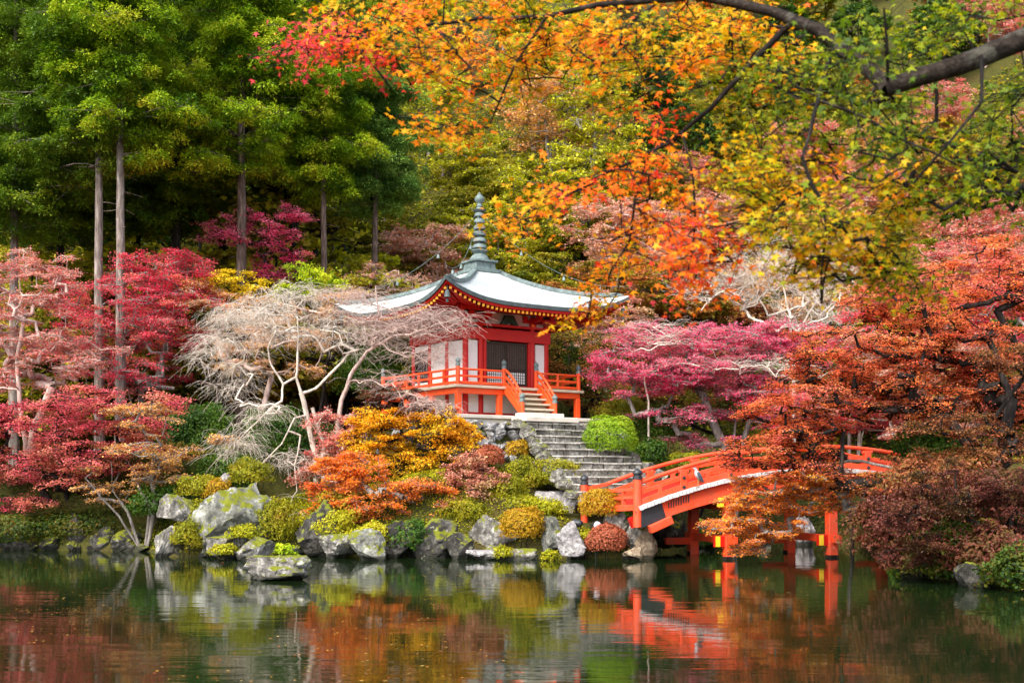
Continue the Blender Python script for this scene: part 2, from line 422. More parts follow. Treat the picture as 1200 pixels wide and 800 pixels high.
pal('brown', (84, 44, 24), (130, 68, 38), (150, 86, 50), (110, 86, 36), (170, 76, 44))
pal('azalea_green', (62, 96, 8), (100, 134, 14), (128, 158, 22), (150, 168, 30))
pal('azalea_ochre', (110, 76, 10), (160, 118, 16), (186, 140, 20), (140, 120, 20), (176, 90, 30))
pal('azalea_rust', (110, 50, 30), (156, 76, 50), (176, 92, 64), (140, 90, 40))
pal('azalea_moss', (66, 76, 8), (112, 116, 14), (152, 144, 22), (132, 100, 26))
pal('moss', (80, 90, 8), (128, 134, 12), (166, 162, 20), (184, 172, 28), (126, 104, 24))
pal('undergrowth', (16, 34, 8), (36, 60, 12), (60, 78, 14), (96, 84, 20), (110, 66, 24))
pal('boughs', (40, 66, 6), (92, 118, 8), (156, 156, 10), (226, 172, 10), (240, 134, 12), (238, 92, 18), (226, 46, 22), (216, 60, 70), trans=.5)
pal('litter', (170, 60, 30), (206, 130, 40), (190, 160, 80), (140, 70, 40))

# ------------------------------------------------------------------ plants
k = NT('limb_bark'); v = k.coord()
n1 = k.noise(v, 26, 6, .65, .4); n2 = k.noise(v, 7, 4, .6); n3 = k.noise(v, 60, 3, .6)
c = k.ramp(n1, [(.3, (.008, .006, .005)), (.55, (.028, .021, .017)), (.7, (.06, .048, .038))])
c = k.mix(k.ramp(n2, [(.56, (0, 0, 0)), (.64, (.85, .85, .85))]), c, (.075, .07, .056))
k.bump(n1, 1.0, .02); M['bark_limb'] = k.set(c, .95, .1)

class Skel:
    def __init__(s, root):
        s.p = [np.array(root, float)]; s.par = [-1]; s.keep = [0.]
    def path(s, i, target, step=.45, wob=.06, sag=0., g=rng):
        """grow a chain of nodes from node i to the target"""
        a = s.p[i]; b = np.array(target, float); L = np.linalg.norm(b-a); n = max(1, int(round(L/step)))
        off = np.zeros(3)
        for q in range(1, n+1):
            t = q/n; off = off*.8+g.normal(0, wob*L/n if n > 1 else 0, 3)
            c = a+(b-a)*t+off*(1-t)*1.5; c[2] += sag*L*4*t*(1-t)
            s.p.append(c); s.par.append(i if q == 1 else len(s.p)-2); s.keep.append(0.)
        return len(s.p)-1
    def poly(s, i, pts, r0=None, r1=None, step=.3, wob=.03, g=rng):
        for q, p in enumerate(pts):
            first = len(s.p); i = s.path(i, p, step, wob, 0, g)
            if r0:
                for w_ in range(first, len(s.p)):
                    t = (q+(w_-first+1)/(len(s.p)-first))/len(pts); s.keep[w_] = r0+(r1-r0)*t
        return i
    def nearest(s, t, upw=.6, k0=0):
        P = np.array(s.p[k0:]); d = P-t; c = np.linalg.norm(d, axis=1)+upw*np.maximum(d[:, 2], 0)
        return k0+int(np.argmin(c))
    def radii(s, tip=.006, expo=2.3):
        n = len(s.p); a = np.zeros(n); kids = np.zeros(n, int)
        for i in range(n-1, -1, -1):
            if a[i] == 0: a[i] = tip**expo
            if s.par[i] >= 0: a[s.par[i]] += a[i]; kids[s.par[i]] += 1
        return np.maximum(a**(1/expo), np.array(s.keep))
    def segs(s, tip=.006, expo=2.3, rmax=None):
        P = np.array(s.p); par = np.array(s.par); r = s.radii(tip, expo)
        if rmax: r = np.minimum(r, rmax)
        i = np.nonzero(par >= 0)[0]
        r0 = np.minimum(r[par[i]], r[i]*1.35)
        return P[par[i]], P[i], r0, r[i]

def pads_from(ells, per, Y, g, depth=.9):
    """layered leaf pads filling a crown given as ellipses (px, py, rx, ry[, n]) at distance Y"""
    out = []
    for e in ells:
        cx, cy, rx, ry = e[:4]; n = e[4] if len(e) > 4 else max(3, int(round(per*rx*ry/1000)))
        dY = e[5] if len(e) > 5 else 0
        for _ in range(n):
            while True:
                q = g.uniform(-1, 1, 3)
                if q@q <= 1: break
            out.append(px(cx+q[0]*rx, cy+q[1]*ry, Y+dY+q[2]*rx*Y/F*depth))
    return out

def broadleaf(name, label, cat, root, pads, palette, g, bark_='bark_grey', pr=.75, flat=.22, twigs=14, leaves=22, size=.07, tip=.006, tilt=.6,
              stems=None, group=None, droop=.15, rmax=None, tintscale=2.2, tint0=.5, padvar=.25, twiglen=1., bare=False, seed=0, parent_at_origin=False):
    """a tree: stems > limbs to every leaf pad > twigs > leaves; parts trunk and crown"""
    root = np.array(root, float)
    loc = np.zeros(3) if parent_at_origin else root
    sk = Skel(root-np.array([0, 0, .25]))
    for st in (stems or []): sk.poly(0, st, step=.4, wob=.05, g=g)
    pads = sorted(pads, key=lambda p: np.linalg.norm(np.array(p)-root))
    LP, LT, LC = [], [], []
    for p in pads:
        p = np.array(p); i = sk.nearest(p, 1.0)
        d = np.linalg.norm(p-sk.p[i])
        c = sk.path(i, p, .4, .10, .05, g)
        k0 = len(sk.p)-1; r = pr*g.uniform(.7, 1.3); pv = g.normal(0, padvar)
        for _ in range(twigs):
            az = g.uniform(0, 6.28); rad = r*math.sqrt(g.uniform(.08, 1))
            t = p+np.array([math.cos(az)*rad, math.sin(az)*rad, g.normal(0, flat*r*.55)-droop*rad*rad/r])
            a = c if g.random() < .5 else k0+int(g.integers(0, max(1, len(sk.p)-k0)))
            e = sk.path(a, t, .3*twiglen, .12, .04, g)
            if not bare:
                m = max(2, int(leaves*g.uniform(.6, 1.4)))
                u = g.uniform(.25, 1.12, m)[:, None]
                LP.append(sk.p[a]+(sk.p[e]-sk.p[a])*u + g.normal(0, 1, (m, 3))*np.array([.11, .11, .045])*(r/.75)**.5)
                LT.append(np.full(m, pv))
    o = empty(name, tuple(loc)); tag(o, label, cat, group)
    P0, P1, R0, R1 = sk.segs(tip, 2.35, rmax)
    link('trunk', tubes_mesh('trunk', P0-loc, P1-loc, R0, R1, M[bark_]), o)
    if LP:
        P = np.concatenate(LP); T = np.concatenate(LT); n = len(P)
        N, D, Sd = frames(n, tilt, g); D[:, 2] -= .25; D = unit(D)
        s_ = size*g.uniform(.65, 1.35, n)
        V, lo, to = kites(P-loc, D, Sd, s_*1.15, s_)
        tint = tint0+.30*wave(P, tintscale, seed)+T*.6+g.normal(0, .13, n)
        link('crown', np_mesh('crown', V, lo, to, L_[palette], tint=tint), o)
    return o

def conifer(name, label, root, H, z0, rad, palette, g, bark_='bark_cypress', r0=.25, nb=70, spray=150, leaf=.15, group=None, seed=0, ball=.42, sub=15):
    """tall straight trunk, side branches carrying fan-shaped sprays"""
    o = empty(name, tuple(root)); tag(o, label, 'tree', group)
    sk = Skel((0, 0, -.4)); top = sk.poly(0, [(g.normal(0, .06), g.normal(0, .06), H*.33), (g.normal(0, .1), g.normal(0, .1), H*.66), (0, 0, H)], r0, r0*.12, step=.8, wob=.012, g=g)
    sk.keep[0] = r0*1.15
    for _ in range(16):      # dead stubs on the bare stem
        i = int(g.integers(3, max(5, int(len(sk.p)*z0/H)))); az = g.uniform(0, 6.28); sk.path(i, sk.p[i]+np.array([math.cos(az), math.sin(az), -.15])*g.uniform(.3, 1.1), .4, .08, 0, g)
    TZ = np.array([p[2] for p in sk.p]); LP, LD, LN, LT, LS = [], [], [], [], []
    for b in range(nb):
        f = (b+g.uniform(0, 1))/nb; z = z0+(H-z0)*f; az = b*2.399+g.normal(0, .35)
        Lb = rad*(1-f)**.62*g.uniform(.40, 1.28)*min(1, .55+f*4) + .35
        i = int(np.argmin(np.abs(TZ-z+.15*Lb))); dirv = np.array([math.cos(az), math.sin(az), 0])
        tipz = -.10*Lb+g.normal(0, .2)
        e = sk.path(i, sk.p[i]+dirv*Lb+np.array([0, 0, .15*Lb+tipz]), .6, .05, .06, g)
        nsub = max(2, int(sub*Lb/rad*1.4+1))
        for q in range(nsub):
            u = g.uniform(.12, 1.02) if q else 1.
            c = sk.p[i]+(sk.p[e]-sk.p[i])*u+np.array([0, 0, .06*Lb*4*u*(1-u)])
            side = np.array([-dirv[1], dirv[0], 0])
            c = c+side*g.normal(0, .30)*Lb*(1.1-u*.5)+np.array([0, 0, g.normal(-.05, .22)])
            if g.random() < .6: sk.path(i+0 if u < .5 else e-1 if e-1 > i else e, c, .6, .05, 0, g)
            # a spray cluster: fans that radiate from its middle, arched over
            rr = ball*g.uniform(.5, 1.5); m = int(spray*rr/ball)
            v = unit(g.normal(size=(m, 3))*np.array([1, 1, .55])+dirv*.45); v[:, 2] = v[:, 2]*.8+.12; v = unit(v)
            rad_ = rr*g.uniform(.3, 1, m)**.6
            p = c+v*rad_[:, None]*np.array([1.05, 1.05, .5])+g.normal(0, .07, (m, 3)); p[:, 2] -= .45*(np.hypot(p[:, 0]-c[0], p[:, 1]-c[1])/rr)**2*rr
            d = v+np.array([0, 0, -.35])+g.normal(0, .28, (m, 3)); nn = np.array([0, 0, 1.])+g.normal(0, .35, (m, 3))+v*.5
            LP.append(p); LD.append(unit(d)); LN.append(nn); LT.append(np.full(m, g.normal(0, .16))); LS.append(np.full(m, 1.))
    P0, P1, R0, R1 = sk.segs(.010, 2.4, r0*1.15)
    link('trunk', tubes_mesh('trunk', P0, P1, R0, R1, M[bark_]), o)
    P, D, N, T = (np.concatenate(x) for x in (LP, LD, LN, LT)); n = len(P)
    Sd = unit(np.cross(N, D)); s_ = leaf*g.uniform(.6, 1.35, n)
    V, lo, to = kites(P, D, Sd, s_, s_*.40)
    tint = .5+.2*wave(P, 3.0, seed)+T+g.normal(0, .15, n)
    link('crown', np_mesh('crown', V, lo, to, L_[palette], tint=tint), o)
    return o

def shrub(name, label, c, r, palette, g, n=None, size=.055, group=None, lump=.10, clipped=False, cat='shrub', seed=0, gz=None):
    """a rounded bush: stems inside, small leaves through its outer shell"""
    c = np.array(c, float); r = np.array(r, float)
    z0 = ground_z(c[0], c[1]) if gz is None else gz
    base = np.array([c[0], c[1], min(z0, c[2]-r[2]*.5)])
    o = empty(name, tuple(base)); tag(o, label, cat, group)
    area = 4*math.pi*((r[0]*r[1])**1.6/3+2*(r[0]*r[2])**1.6/3)**(1/1.6)
    n = n or int(area/(size*size)*2.6)
    v = unit(g.normal(size=(n, 3))); v[:, 2] = np.where(v[:, 2] < -.55, -v[:, 2], v[:, 2])
    ph = wave(v*2.2, 2.6, seed+5)*lump+wave(v*2.2, 1.1, seed+9)*lump*.6
    dep = g.uniform(0, 1, n)**(2.2 if clipped else 1.4)*(.22 if clipped else .45)
    P = v*r*(1+ph-dep+np.where(g.random(n) < .035, g.uniform(0, .22, n), 0))[:, None] + c - base
    P[:, 2] = np.maximum(P[:, 2], .02)
    N = unit(v/r*r.mean()+g.normal(0, .45 if clipped else .6, (n, 3))); D = unit(np.cross(N, g.normal(size=(n, 3)))); Sd = np.cross(N, D)
    s_ = size*g.uniform(.6, 1.35, n)
    V, lo, to = kites(P, D, Sd, s_*1.25, s_*.8)
    tint = .5+.2*wave(P, 1.2*r.mean()+.3, seed)+g.normal(0, .16, n)
    sk = Skel((0, 0, -.1))
    for _ in range(14):
        q = unit(g.normal(size=3)); q[2] = abs(q[2]); sk.path(0, (c-base)+q*r*.8, .2, .12, 0, g)
    P0, P1, R0, R1 = sk.segs(.006, 2.4)
    link('branches', tubes_mesh('branches', P0, P1, R0, R1, M['bark_dark']), o)
    link('foliage', np_mesh('foliage', V, lo, to, L_[palette], tint=tint), o)
    return o

def copy_tree(o, loc, rz, sc, label, cat, group, mats):
    r = o.copy(); COL.objects.link(r); r.location = loc; r.rotation_euler = (0, 0, rz); r.scale = (sc[0], sc[0], sc[1])
    r['label'] = label; r['category'] = cat
    if group: r['group'] = group
    for ch in list(o.children):
        c = ch.copy(); COL.objects.link(c); c.parent = r
        mt = mats.get(ch.name.split('.')[0])
        if mt: c.material_slots[0].link = 'OBJECT'; c.material_slots[0].material = mt
    return r

def rock_mesh(name, r, mat, seed, flat=None, cuts=9, rough=.13):
    g = np.random.default_rng(seed); bm = bmesh.new(); bmesh.ops.create_icosphere(bm, subdivisions=5, radius=1)
    P = np.array([v.co[:] for v in bm.verts])
    for _ in range(cuts):
        d = unit(g.normal(size=3)); h = g.uniform(.42, .80)
        s_ = P@d; P = P-np.where(s_ > h, (s_-h)*.97, 0)[:, None]*d
    if flat is not None: P[:, 2] = np.minimum(P[:, 2], flat+(P[:, 2]-flat)*.15)
    P = P*(1+rough*(wave(P, 1.1, seed+1)*.6+wave(P, .42, seed+2)*.35+wave(P, .17, seed+3)*.26+wave(P, .075, seed+4)*.12))[:, None]
    P = P*np.array(r)
    for v, p in zip(bm.verts, P): v.co = p
    me = bpy.data.meshes.new(name); bm.to_mesh(me); bm.free()
    me.polygons.foreach_set('use_smooth', [True]*len(me.polygons)); me.set_sharp_from_angle(angle=R(35))
    me.materials.append(mat); return me

def rock(label, x, ybot, wpx, hpx, Y, mat, seed, deep=.8, flat=None, cuts=9, tilt=0, group=None):
    """a boulder whose foot shows at photo row ybot at distance Y"""
    b = px(x, ybot, Y); wd, h = wpx*Y/F, hpx*Y/F
    o = link('rock', rock_mesh('rock', (wd/2*1.16, wd/2*deep*1.1, h*.70), M[mat], seed, flat, cuts+3))
    o.location = (b[0], b[1]+wd*.25, b[2]+h*.42); o.rotation_euler = (0, tilt, g_rock.uniform(-.3, .3))
    return tag(o, label, 'rock', group)
g_rock = np.random.default_rng(5)

# ------------------------------------------------------------------ temple hall (local frame: front faces -y, z=0 is the top of the stone base)
T = empty('temple_hall', tworld(0, 0, BASE_Z), TA)
tag(T, 'small red and white square temple hall with curved pale roof and bronze spire', 'temple')
HH, VH, FZ = 1.95, 3.0, 1.17
# stone base
b = MB(); b.box((0, 0, -.45), (7.4, 7.4, .62), taper=.995); b.box((0, 0, -.07), (7.6, 7.6, .14))
b.build('stone_base', M['palestone'], T, .02)
# columns
cx = [-HH, -HH*.64, HH*.64, HH]
colpos = [(x, s*HH) for x in cx for s in (-1, 1)] + [(s*HH, y) for y in (-HH*.34, HH*.34) for s in (-1, 1)]
for x, y in colpos:
    c = MB(); c.cyl((x, y, 0), (x, y, 3.62), .115, .115, 14); c.build('column', M['red'], T, smooth=True)
# walls under and above the floor
b = MB()
b.box((0, -HH+.02, .55), (3.7, .08, 1.0)); b.box((0, HH-.02, .55), (3.7, .08, 1.0)); b.box((-HH+.02, 0, .55), (.08, 3.62, 1.0)); b.box((HH-.02, 0, .55), (.08, 3.62, 1.0))
b.build('underfloor_wall', M['plaster'], T)
b = MB()
for s in (-1, 1):
    b.box((0, s*HH, .12), (3.66, .15, .16)); b.box((s*HH, 0, .12), (.15, 3.66, .16))
b.build('sill_beam', M['red'], T, .01)
def wall_panel(x0, x1, side):
    m = MB(); w_ = x1-x0; cxm = (x0+x1)/2
    z0, z1 = FZ+.14, 3.02
    if side == 'f': m.box((cxm, -HH, (z0+z1)/2), (w_, .07, z1-z0))
    if side == 'b': m.box((cxm, HH, (z0+z1)/2), (w_, .07, z1-z0))
    if side == 'l': m.box((-HH, cxm, (z0+z1)/2), (.07, w_, z1-z0))
    if side == 'r': m.box((HH, cxm, (z0+z1)/2), (.07, w_, z1-z0))
    m.build('wall_panel', M['plaster'], T)
for sgn in (-1, 1):
    a, c = sorted((sgn*HH*.64+sgn*.16, sgn*HH-sgn*.10)); wall_panel(a, c, 'f'); wall_panel(a, c, 'b')
for s in 'lr':
    wall_panel(-HH+.1, -HH*.34-.1, s); wall_panel(-HH*.34+.1, HH*.34-.1, s)
wall_panel(-HH*.64+.1, HH*.64-.1, 'b')
# posts beside the doors
for sgn in (-1, 1):
    b = MB(); b.box((sgn*(HH*.64-.17), -HH-.01, (FZ+3.05)/2), (.13, .16, 3.05-FZ)); b.build('door_post', M['red'], T, .01)
# lattice door leaves: dark upper lattice, pale lower panel
for sgn in (-1, 1):
    w_ = HH*.64-.25; xc = sgn*w_/2
    d = MB(); z0, z1 = FZ+.12, 3.03
    d.box((xc, -HH+.06, (z0+z1)/2), (w_-.02, .03, z1-z0))
    for x in (xc-w_/2+.04, xc+w_/2-.04): d.box((x, -HH+.02, (z0+z1)/2), (.07, .07, z1-z0))
    for z in (z0+.05, z0+.62, z1-.05): d.box((xc, -HH+.018, z), (w_-.16, .066, .08))
    do = d.build('door_leaf', M['lattice'], T)
    l = MB(); nx_ = 9
    for i in range(1, nx_):
        l.box((xc-w_/2+w_*i/nx_, -HH+.025, (z0+.66+z1)/2), (.018, .03, z1-z0-.72))
    for i in range(1, 13): l.box((xc, -HH+.012, z0+.66+(z1-z0-.72)*i/13), (w_-.14, .012, .016))
    l.build('lattice_grille', worn('grille_wood%s' % ('' if sgn < 0 else '_b'), (.10, .075, .06), (.16, .13, .11), .5, 4, .7, .2), do)
    p = MB(); p.box((xc, -HH+.038, z0+.335), (w_-.16, .02, .44)); 
    p.build('lower_panel', M['plaster'], do)
    p = MB()
    for i in range(1, 8): p.box((xc-w_/2+.08+(w_-.16)*i/8, -HH+.022, z0+.335), (.022, .016, .44))
    for i in range(1, 4): p.box((xc, -HH+.013, z0+.115+.44*i/4), (w_-.16, .008, .018))
    p.build('panel_battens', M['lattice'], do)
# lattice window in the rear bay of each side wall
for s in (-1, 1):
    wn = MB(); y0, y1 = HH*.34+.1, HH-.1; z0, z1 = FZ+.42, 2.78; yc = (y0+y1)/2
    for y in (y0+.04, y1-.04): wn.box((s*HH, y, (z0+z1)/2), (.1, .08, z1-z0))
    for z in (z0, z1): wn.box((s*HH, yc, z), (.1, y1-y0, .09))
    wo = wn.build('lattice_window', M['lattice'], T)
    q = MB(); q.box((s*(HH-.03), yc, (z0+z1)/2), (.02, y1-y0-.1, z1-z0)); q.build('window_screen', worn('grey_screen', (.16, .16, .17), (.25, .25, .26), .5, 4), wo)
    q = MB()
    for i in range(1, 8): q.box((s*HH, y0+(y1-y0)*i/8, (z0+z1)/2), (.03, .024, z1-z0-.05))
    for i in range(1, 9): q.box((s*(HH+.002), yc, z0+(z1-z0)*i/9), (.03, y1-y0-.1, .022))
    q.build('window_bars', M['lattice'], wo)
    q = MB(); q.box((s*HH, yc, 2.93), (.07, y1-y0, .2)); q.build('wall_panel', M['plaster'], T)
    q = MB(); q.box((s*HH, yc, FZ+.24), (.07, y1-y0, .24)); q.build('wall_panel', M['plaster'], T)
# beams
for z, h_, t_ in ((FZ+.05, .16, .26), (3.30, .46, .24), (3.66, .10, .40)):
    b = MB()
    for s in (-1, 1): b.box((0, s*HH, z), (2*HH+t_+.1, t_, h_)); b.box((s*HH, 0, z), (t_, 2*HH-t_, h_))
    b.build('tie_beam', M['red'], T, .012)
b = MB()
for s in (-1, 1): b.box((0, s*(HH-.02), 3.93), (2*HH, .08, .5)); b.box((s*(HH-.02), 0, 3.93), (.08, 2*HH-.12, .5))
b.build('frieze', M['plaster'], T)
for x, y in colpos:
    corner = abs(x) == HH and abs(y) == HH
    b = MB(); b.box((x, y, 3.78), (.26, .26, .15), taper=1.18)
    nx_, ny_ = (1 if abs(x) == HH else 0), (1 if abs(y) == HH else 0)
    b.box((x, y, 3.93), (.95 if ny_ else .17, .95 if nx_ else .17, .14))
    for dd in (-.38, 0, .38):
        if ny_: b.box((x+dd, y, 4.06), (.2, .22, .12), taper=1.15)
        if nx_: b.box((x, y+dd*(1 if dd else 0)+(.0), 4.061), (.22, .2, .12), taper=1.15) if (dd or not ny_) else None
    ox, oy = (np.sign(x) if nx_ else 0), (np.sign(y) if ny_ else 0)
    b.beam((x, y, 3.95), (x+ox*.62, y+oy*.62, 4.0), .16, .15); b.box((x+ox*.55, y+oy*.55, 4.12), (.22, .22, .13), taper=1.15)
    b.build('bracket', M['red'], T, .008)
b = MB()
for s in (-1, 1): b.box((0, s*(HH+.55), 4.21), (2*HH+1.5, .16, .15)); b.box((s*(HH+.55), 0, 4.213), (.16, 2*HH+1.4, .15))
b.build('eave_beam', M['red'], T, .01)
# dark green frog-leg strut over the doors
b = MB(); b.add([(x, -HH-.1+dy, z) for dy in (0, -.16) for x, z in ((-.42, 3.71), (-.30, 3.86), (-.20, 4.08), (.20, 4.08), (.30, 3.86), (.42, 3.71), (.16, 3.71), (.10, 3.80), (-.10, 3.80), (-.16, 3.71))],
            [tuple(range(10)), tuple(range(19, 9, -1))]+[(i, (i+1) % 10, 10+(i+1) % 10, 10+i) for i in range(10)])
b.build('frog_leg_strut', worn('green_strut', (.012, .045, .03), (.05, .10, .075), .6, 5), T)

# roof: one curved sheet per side with swept-up corners
EH, ZE, AP = 4.25, 4.26, 6.06
def roof_pt(side, t, s, lift=0):
    """t along the eave -1..1, s from eave 0 to apex 1"""
    up = .72*abs(t)**3.6*(1-s)**1.7
    hw = EH*(1-s)+.55*s
    out = hw*(1+.035*abs(t)**4*(1-s))
    z = ZE+(AP-ZE)*(.50*s+.50*s**1.9)+up+lift
    x, y = t*out, -out
    for _ in range(side): x, y = -y, x
    return (x, y, z)
NTt, NSs = 36, 16
b = MB()
for sd in range(4):
    V = [roof_pt(sd, -1+2*i/NTt, j/NSs) for j in range(NSs+1) for i in range(NTt+1)]
    b.add(V, [(j*(NTt+1)+i, j*(NTt+1)+i+1, (j+1)*(NTt+1)+i+1, (j+1)*(NTt+1)+i) for j in range(NSs) for i in range(NTt)])
b.build('roof', M['roof'], T, smooth=True)
# layered roof edge, green-black, stepping back below
for name, dz0, dz1, inset, mat in (('roof_edge', -.002, -.15, 0, 'roofdark'), ('eave_board', -.152, -.25, .10, 'red')):
    b = MB()
    for sd in range(4):
        V = []
        for i in range(NTt+1):
            t = -1+2*i/NTt; p0 = Vector(roof_pt(sd, t, .0)); k_ = 1-inset/EH; kin = 1-(inset+.35)/EH
            V += [(p0.x*k_, p0.y*k_, p0.z+dz0), (p0.x*k_*.996, p0.y*k_*.996, p0.z+dz1), (p0.x*kin, p0.y*kin, p0.z+dz1+.03)]
        b.add(V, [q for i in range(NTt) for q in ((i*3, i*3+1, i*3+4, i*3+3), (i*3+1, i*3+2, i*3+5, i*3+4))])
    b.build(name, M[mat], T)
b = MB()       # boarded soffit
for sd in range(4):
    V = []
    for i in range(NTt+1):
        t = -1+2*i/NTt
        for f in (0, .5, 1):
            o = Vector(roof_pt(sd, t, 0)); kk = (1-.12/EH)*(1-f)+f*(HH+.1)/EH
            V.append((o.x*kk, o.y*kk, (o.z-.15)*(1-f)+f*4.42+.03*math.sin(f*3.14)))
    b.add(V, [(i*3+j, i*3+j+1, i*3+4+j, i*3+3+j) for i in range(NTt) for j in range(2)])
b.build('soffit', M['red'], T)
for sd in range(4):
    n_ = 40; allm = MB()
    for i in range(n_):
        t = -.965+1.93*i/(n_-1)
        o = Vector(roof_pt(sd, t, 0)); ko = 1-.20/EH
        po = Vector((o.x*ko, o.y*ko, o.z-.315)); ki = (HH+.25)/EH
        tin = t*min(1, .45/max(abs(t), .001)) if abs(t) > .45 else t
        oi = Vector(roof_pt(sd, tin, 0)) if False else Vector((o.x*ki, o.y*ki, 0))
        pi = Vector((oi.x, oi.y, 4.30))
        r = MB() if sd in (0, 3) else allm
        r.cur = 0; r.beam(po, pi, .085, .095)
        d_ = (po-pi).normalized(); r.cur = 1; r.beam(po+d_*.001, po+d_*.022, .09, .10); r.cur = 0
        if sd in (0, 3): r.build('rafter', [M['red'], M['yellow']], T)
    if sd not in (0, 3):
        ro = allm.build('rafters', [M['red'], M['yellow']], T); ro['kind'] = 'stuff'
# hip ridges with upturned ends
for sd in range(4):
    pts = [Vector(roof_pt(sd, 1, s, .05)) for s in np.linspace(-.005, .97, 20)]
    b = MB(); b.sweep(pts, .20, .15); ro = b.build('hip_ridge', M['verdigris'], T, smooth=True)
    e = pts[0]; dr = (pts[0]-pts[3]); dr.z = 0; dr.normalize()
    b = MB(); a_ = math.atan2(dr.y, dr.x)
    b.sweep([e-dr*.62+Vector((0, 0, .06)), e-dr*.3+Vector((0, 0, .13)), e+dr*.02+Vector((0, 0, .22)), e+dr*.14+Vector((0, 0, .36))], .26, .20)
    b.box(e-dr*.62+Vector((0, 0, .16)), (.10, .42, .46), rz=a_, taper=.7)
    b.build('ridge_end', M['roofdark'], ro, .02)
    # wind bell under the corner
    c = Vector(roof_pt(sd, 1, 0)); c = Vector((c.x*.95, c.y*.95, c.z-.34))
    b = MB(); b.cyl(c, c-Vector((0, 0, .18)), .012, n=6); b.lathe([(.03, -.16), (.085, -.2), (.10, -.34), (.125, -.42), (.10, -.42)], c, 10)
    b.box(c-Vector((0, 0, .55)), (.10, .01, .12)); b.build('wind_bell', M['roofdark'], T, smooth=True)
# spire
sp = MB(); zt = AP-.02
sp.box((0, 0, zt+.05), (1.34, 1.34, .14)); sp.box((0, 0, zt+.27), (.98, .98, .32), taper=.95); sp.box((0, 0, zt+.47), (1.12, 1.12, .09))
sp = sp.build('spire_base', M['verdigris'], T, .015)
b = MB(); zz = zt+.51
b.lathe([(.42, 0), (.39, .12), (.30, .24), (.22, .30), (.28, .36), (.36, .42), (.31, .46), (.14, .48)], (0, 0, zz), 20); b.build('lotus_bowl', M['verdigris'], sp, smooth=True)
b = MB(); b.cyl((0, 0, zz+.40), (0, 0, zz+2.42), .14, .10, 12); b.build('spire_shaft', M['verdigris'], sp, smooth=True)
for i in range(6):
    z = zz+.60+i*.262; r = .295-.017*i
    b = MB(); b.lathe([(r*.55, -.03), (r*.86, -.085), (r, -.06), (r*.98, .03), (r*.82, .085), (r*.5, .09)], (0, 0, z), 18); b.build('spire_ring', M['verdigris'], sp, smooth=True)
b = MB(); b.lathe([(.10, 0), (.27, .05), (.30, .09), (.14, .14), (.12, .2)], (0, 0, zz+2.02), 16); b.build('water_flame', M['verdigris'], sp, smooth=True)
b = MB(); b.lathe([(.09, 0), (.15, .06), (.08, .14), (.11, .2), (.19, .28), (.21, .37), (.17, .46), (.08, .54), (.02, .64), (.0, .66)], (0, 0, zz+2.20), 16); b.build('jewel', M['verdigris'], sp, smooth=True)
for sd in range(4):      # chains from the spire to the roof corners, each with small bells
    a0 = Vector((0, 0, zz+2.07)); c1 = Vector(roof_pt(sd, 1, .04, .38)); pts = []
    for i in range(25):
        f = i/24; p = a0.lerp(c1, f); p.z -= .85*4*f*(1-f); pts.append(p)
    b = MB(); b.sweep(pts, .018, .018, n=5); ch = b.build('chain', M['verdigris'], T)
    for i in (7, 14, 20):
        b = MB(); b.cyl(pts[i], pts[i]-Vector((0, 0, .09)), .008, n=5); b.lathe([(.02, -.07), (.05, -.10), (.06, -.19), (.075, -.23), (.05, -.23)], pts[i], 8); b.build('bell', M['verdigris'], ch, smooth=True)

# veranda
b = MB(); g_ = VH-.02
for s in (-1, 1): b.box((0, s*(VH+HH)/2, FZ-.05), (2*VH, VH-HH-.14, .09)); b.box((s*(VH+HH)/2, 0, FZ-.049), (VH-HH-.14, 2*HH+.12, .09))
b.build('veranda_floor', M['paleboard'], T)
b = MB()
for s in (-1, 1): b.box((0, s*(VH-.02), FZ-.052), (2*VH+.14, .16, .10)); b.box((s*(VH-.02), 0, FZ-.051), (.16, 2*VH-.2, .10))
b.build('floor_edge', M['paleboard'], T, .01)
b = MB()
for s in (-1, 1): b.box((0, s*(VH-.14), FZ-.22), (2*VH-.1, .16, .22)); b.box((s*(VH-.14), 0, FZ-.221), (.16, 2*VH-.4, .22))
b.build('rim_beam', M['orange'], T, .01)
vp = []
for s in (-1, 1):
    for q in (-VH+.14, -.98, .98, VH-.14): vp.append((q, s*(VH-.14)))
    for q in (-.98, .98): vp.append((s*(VH-.14), q))
for x, y in vp:
    b = MB(); b.box((x, y, (FZ-.33)/2), (.20, .20, FZ-.335)); b.build('veranda_post', M['orange'], T, .012)
def newel(x, y, z0, z1, parent, r=.085, mat='orange', capm='verdigris'):
    p = MB(); p.cyl((x, y, z0), (x, y, z1), r, r, 14); po = p.build('newel_post', M[mat], parent, smooth=True)
    c = MB(); c.lathe([(r*1.12, -.10), (r*1.12, .0), (r*.85, .015), (r*.85, .04), (r*1.15, .07), (r*1.2, .12), (r*1.0, .175), (r*.5, .215), (r*.14, .25), (.001, .275)], (x, y, z1), 14)
    c.build('post_cap', M[capm], po, smooth=True)
def railing(p0, p1, parent, n, mat='orange'):
    p0, p1 = Vector(p0), Vector(p1)
    r = MB(); z = Vector((0, 0, 1))
    r.beam(p0+z*.09, p1+z*.09, .10, .10); ro = r.build('bottom_rail', M[mat], parent, .008)
    r = MB(); r.beam(p0+z*.34, p1+z*.34, .07, .085); r.build('middle_rail', M[mat], parent, .008)
    r = MB(); r.sweep([p0+z*.60, p0.lerp(p1, .5)+z*.60, p1+z*.60], .085, .085, n=10); r.build('top_rail', M[mat], parent, smooth=True)
    for i in range(1, n):
        q = p0.lerp(p1, i/n); s_ = MB(); s_.box(q+z*.34, (.085, .085, .50)); s_.build('baluster', M[mat], parent, .006)
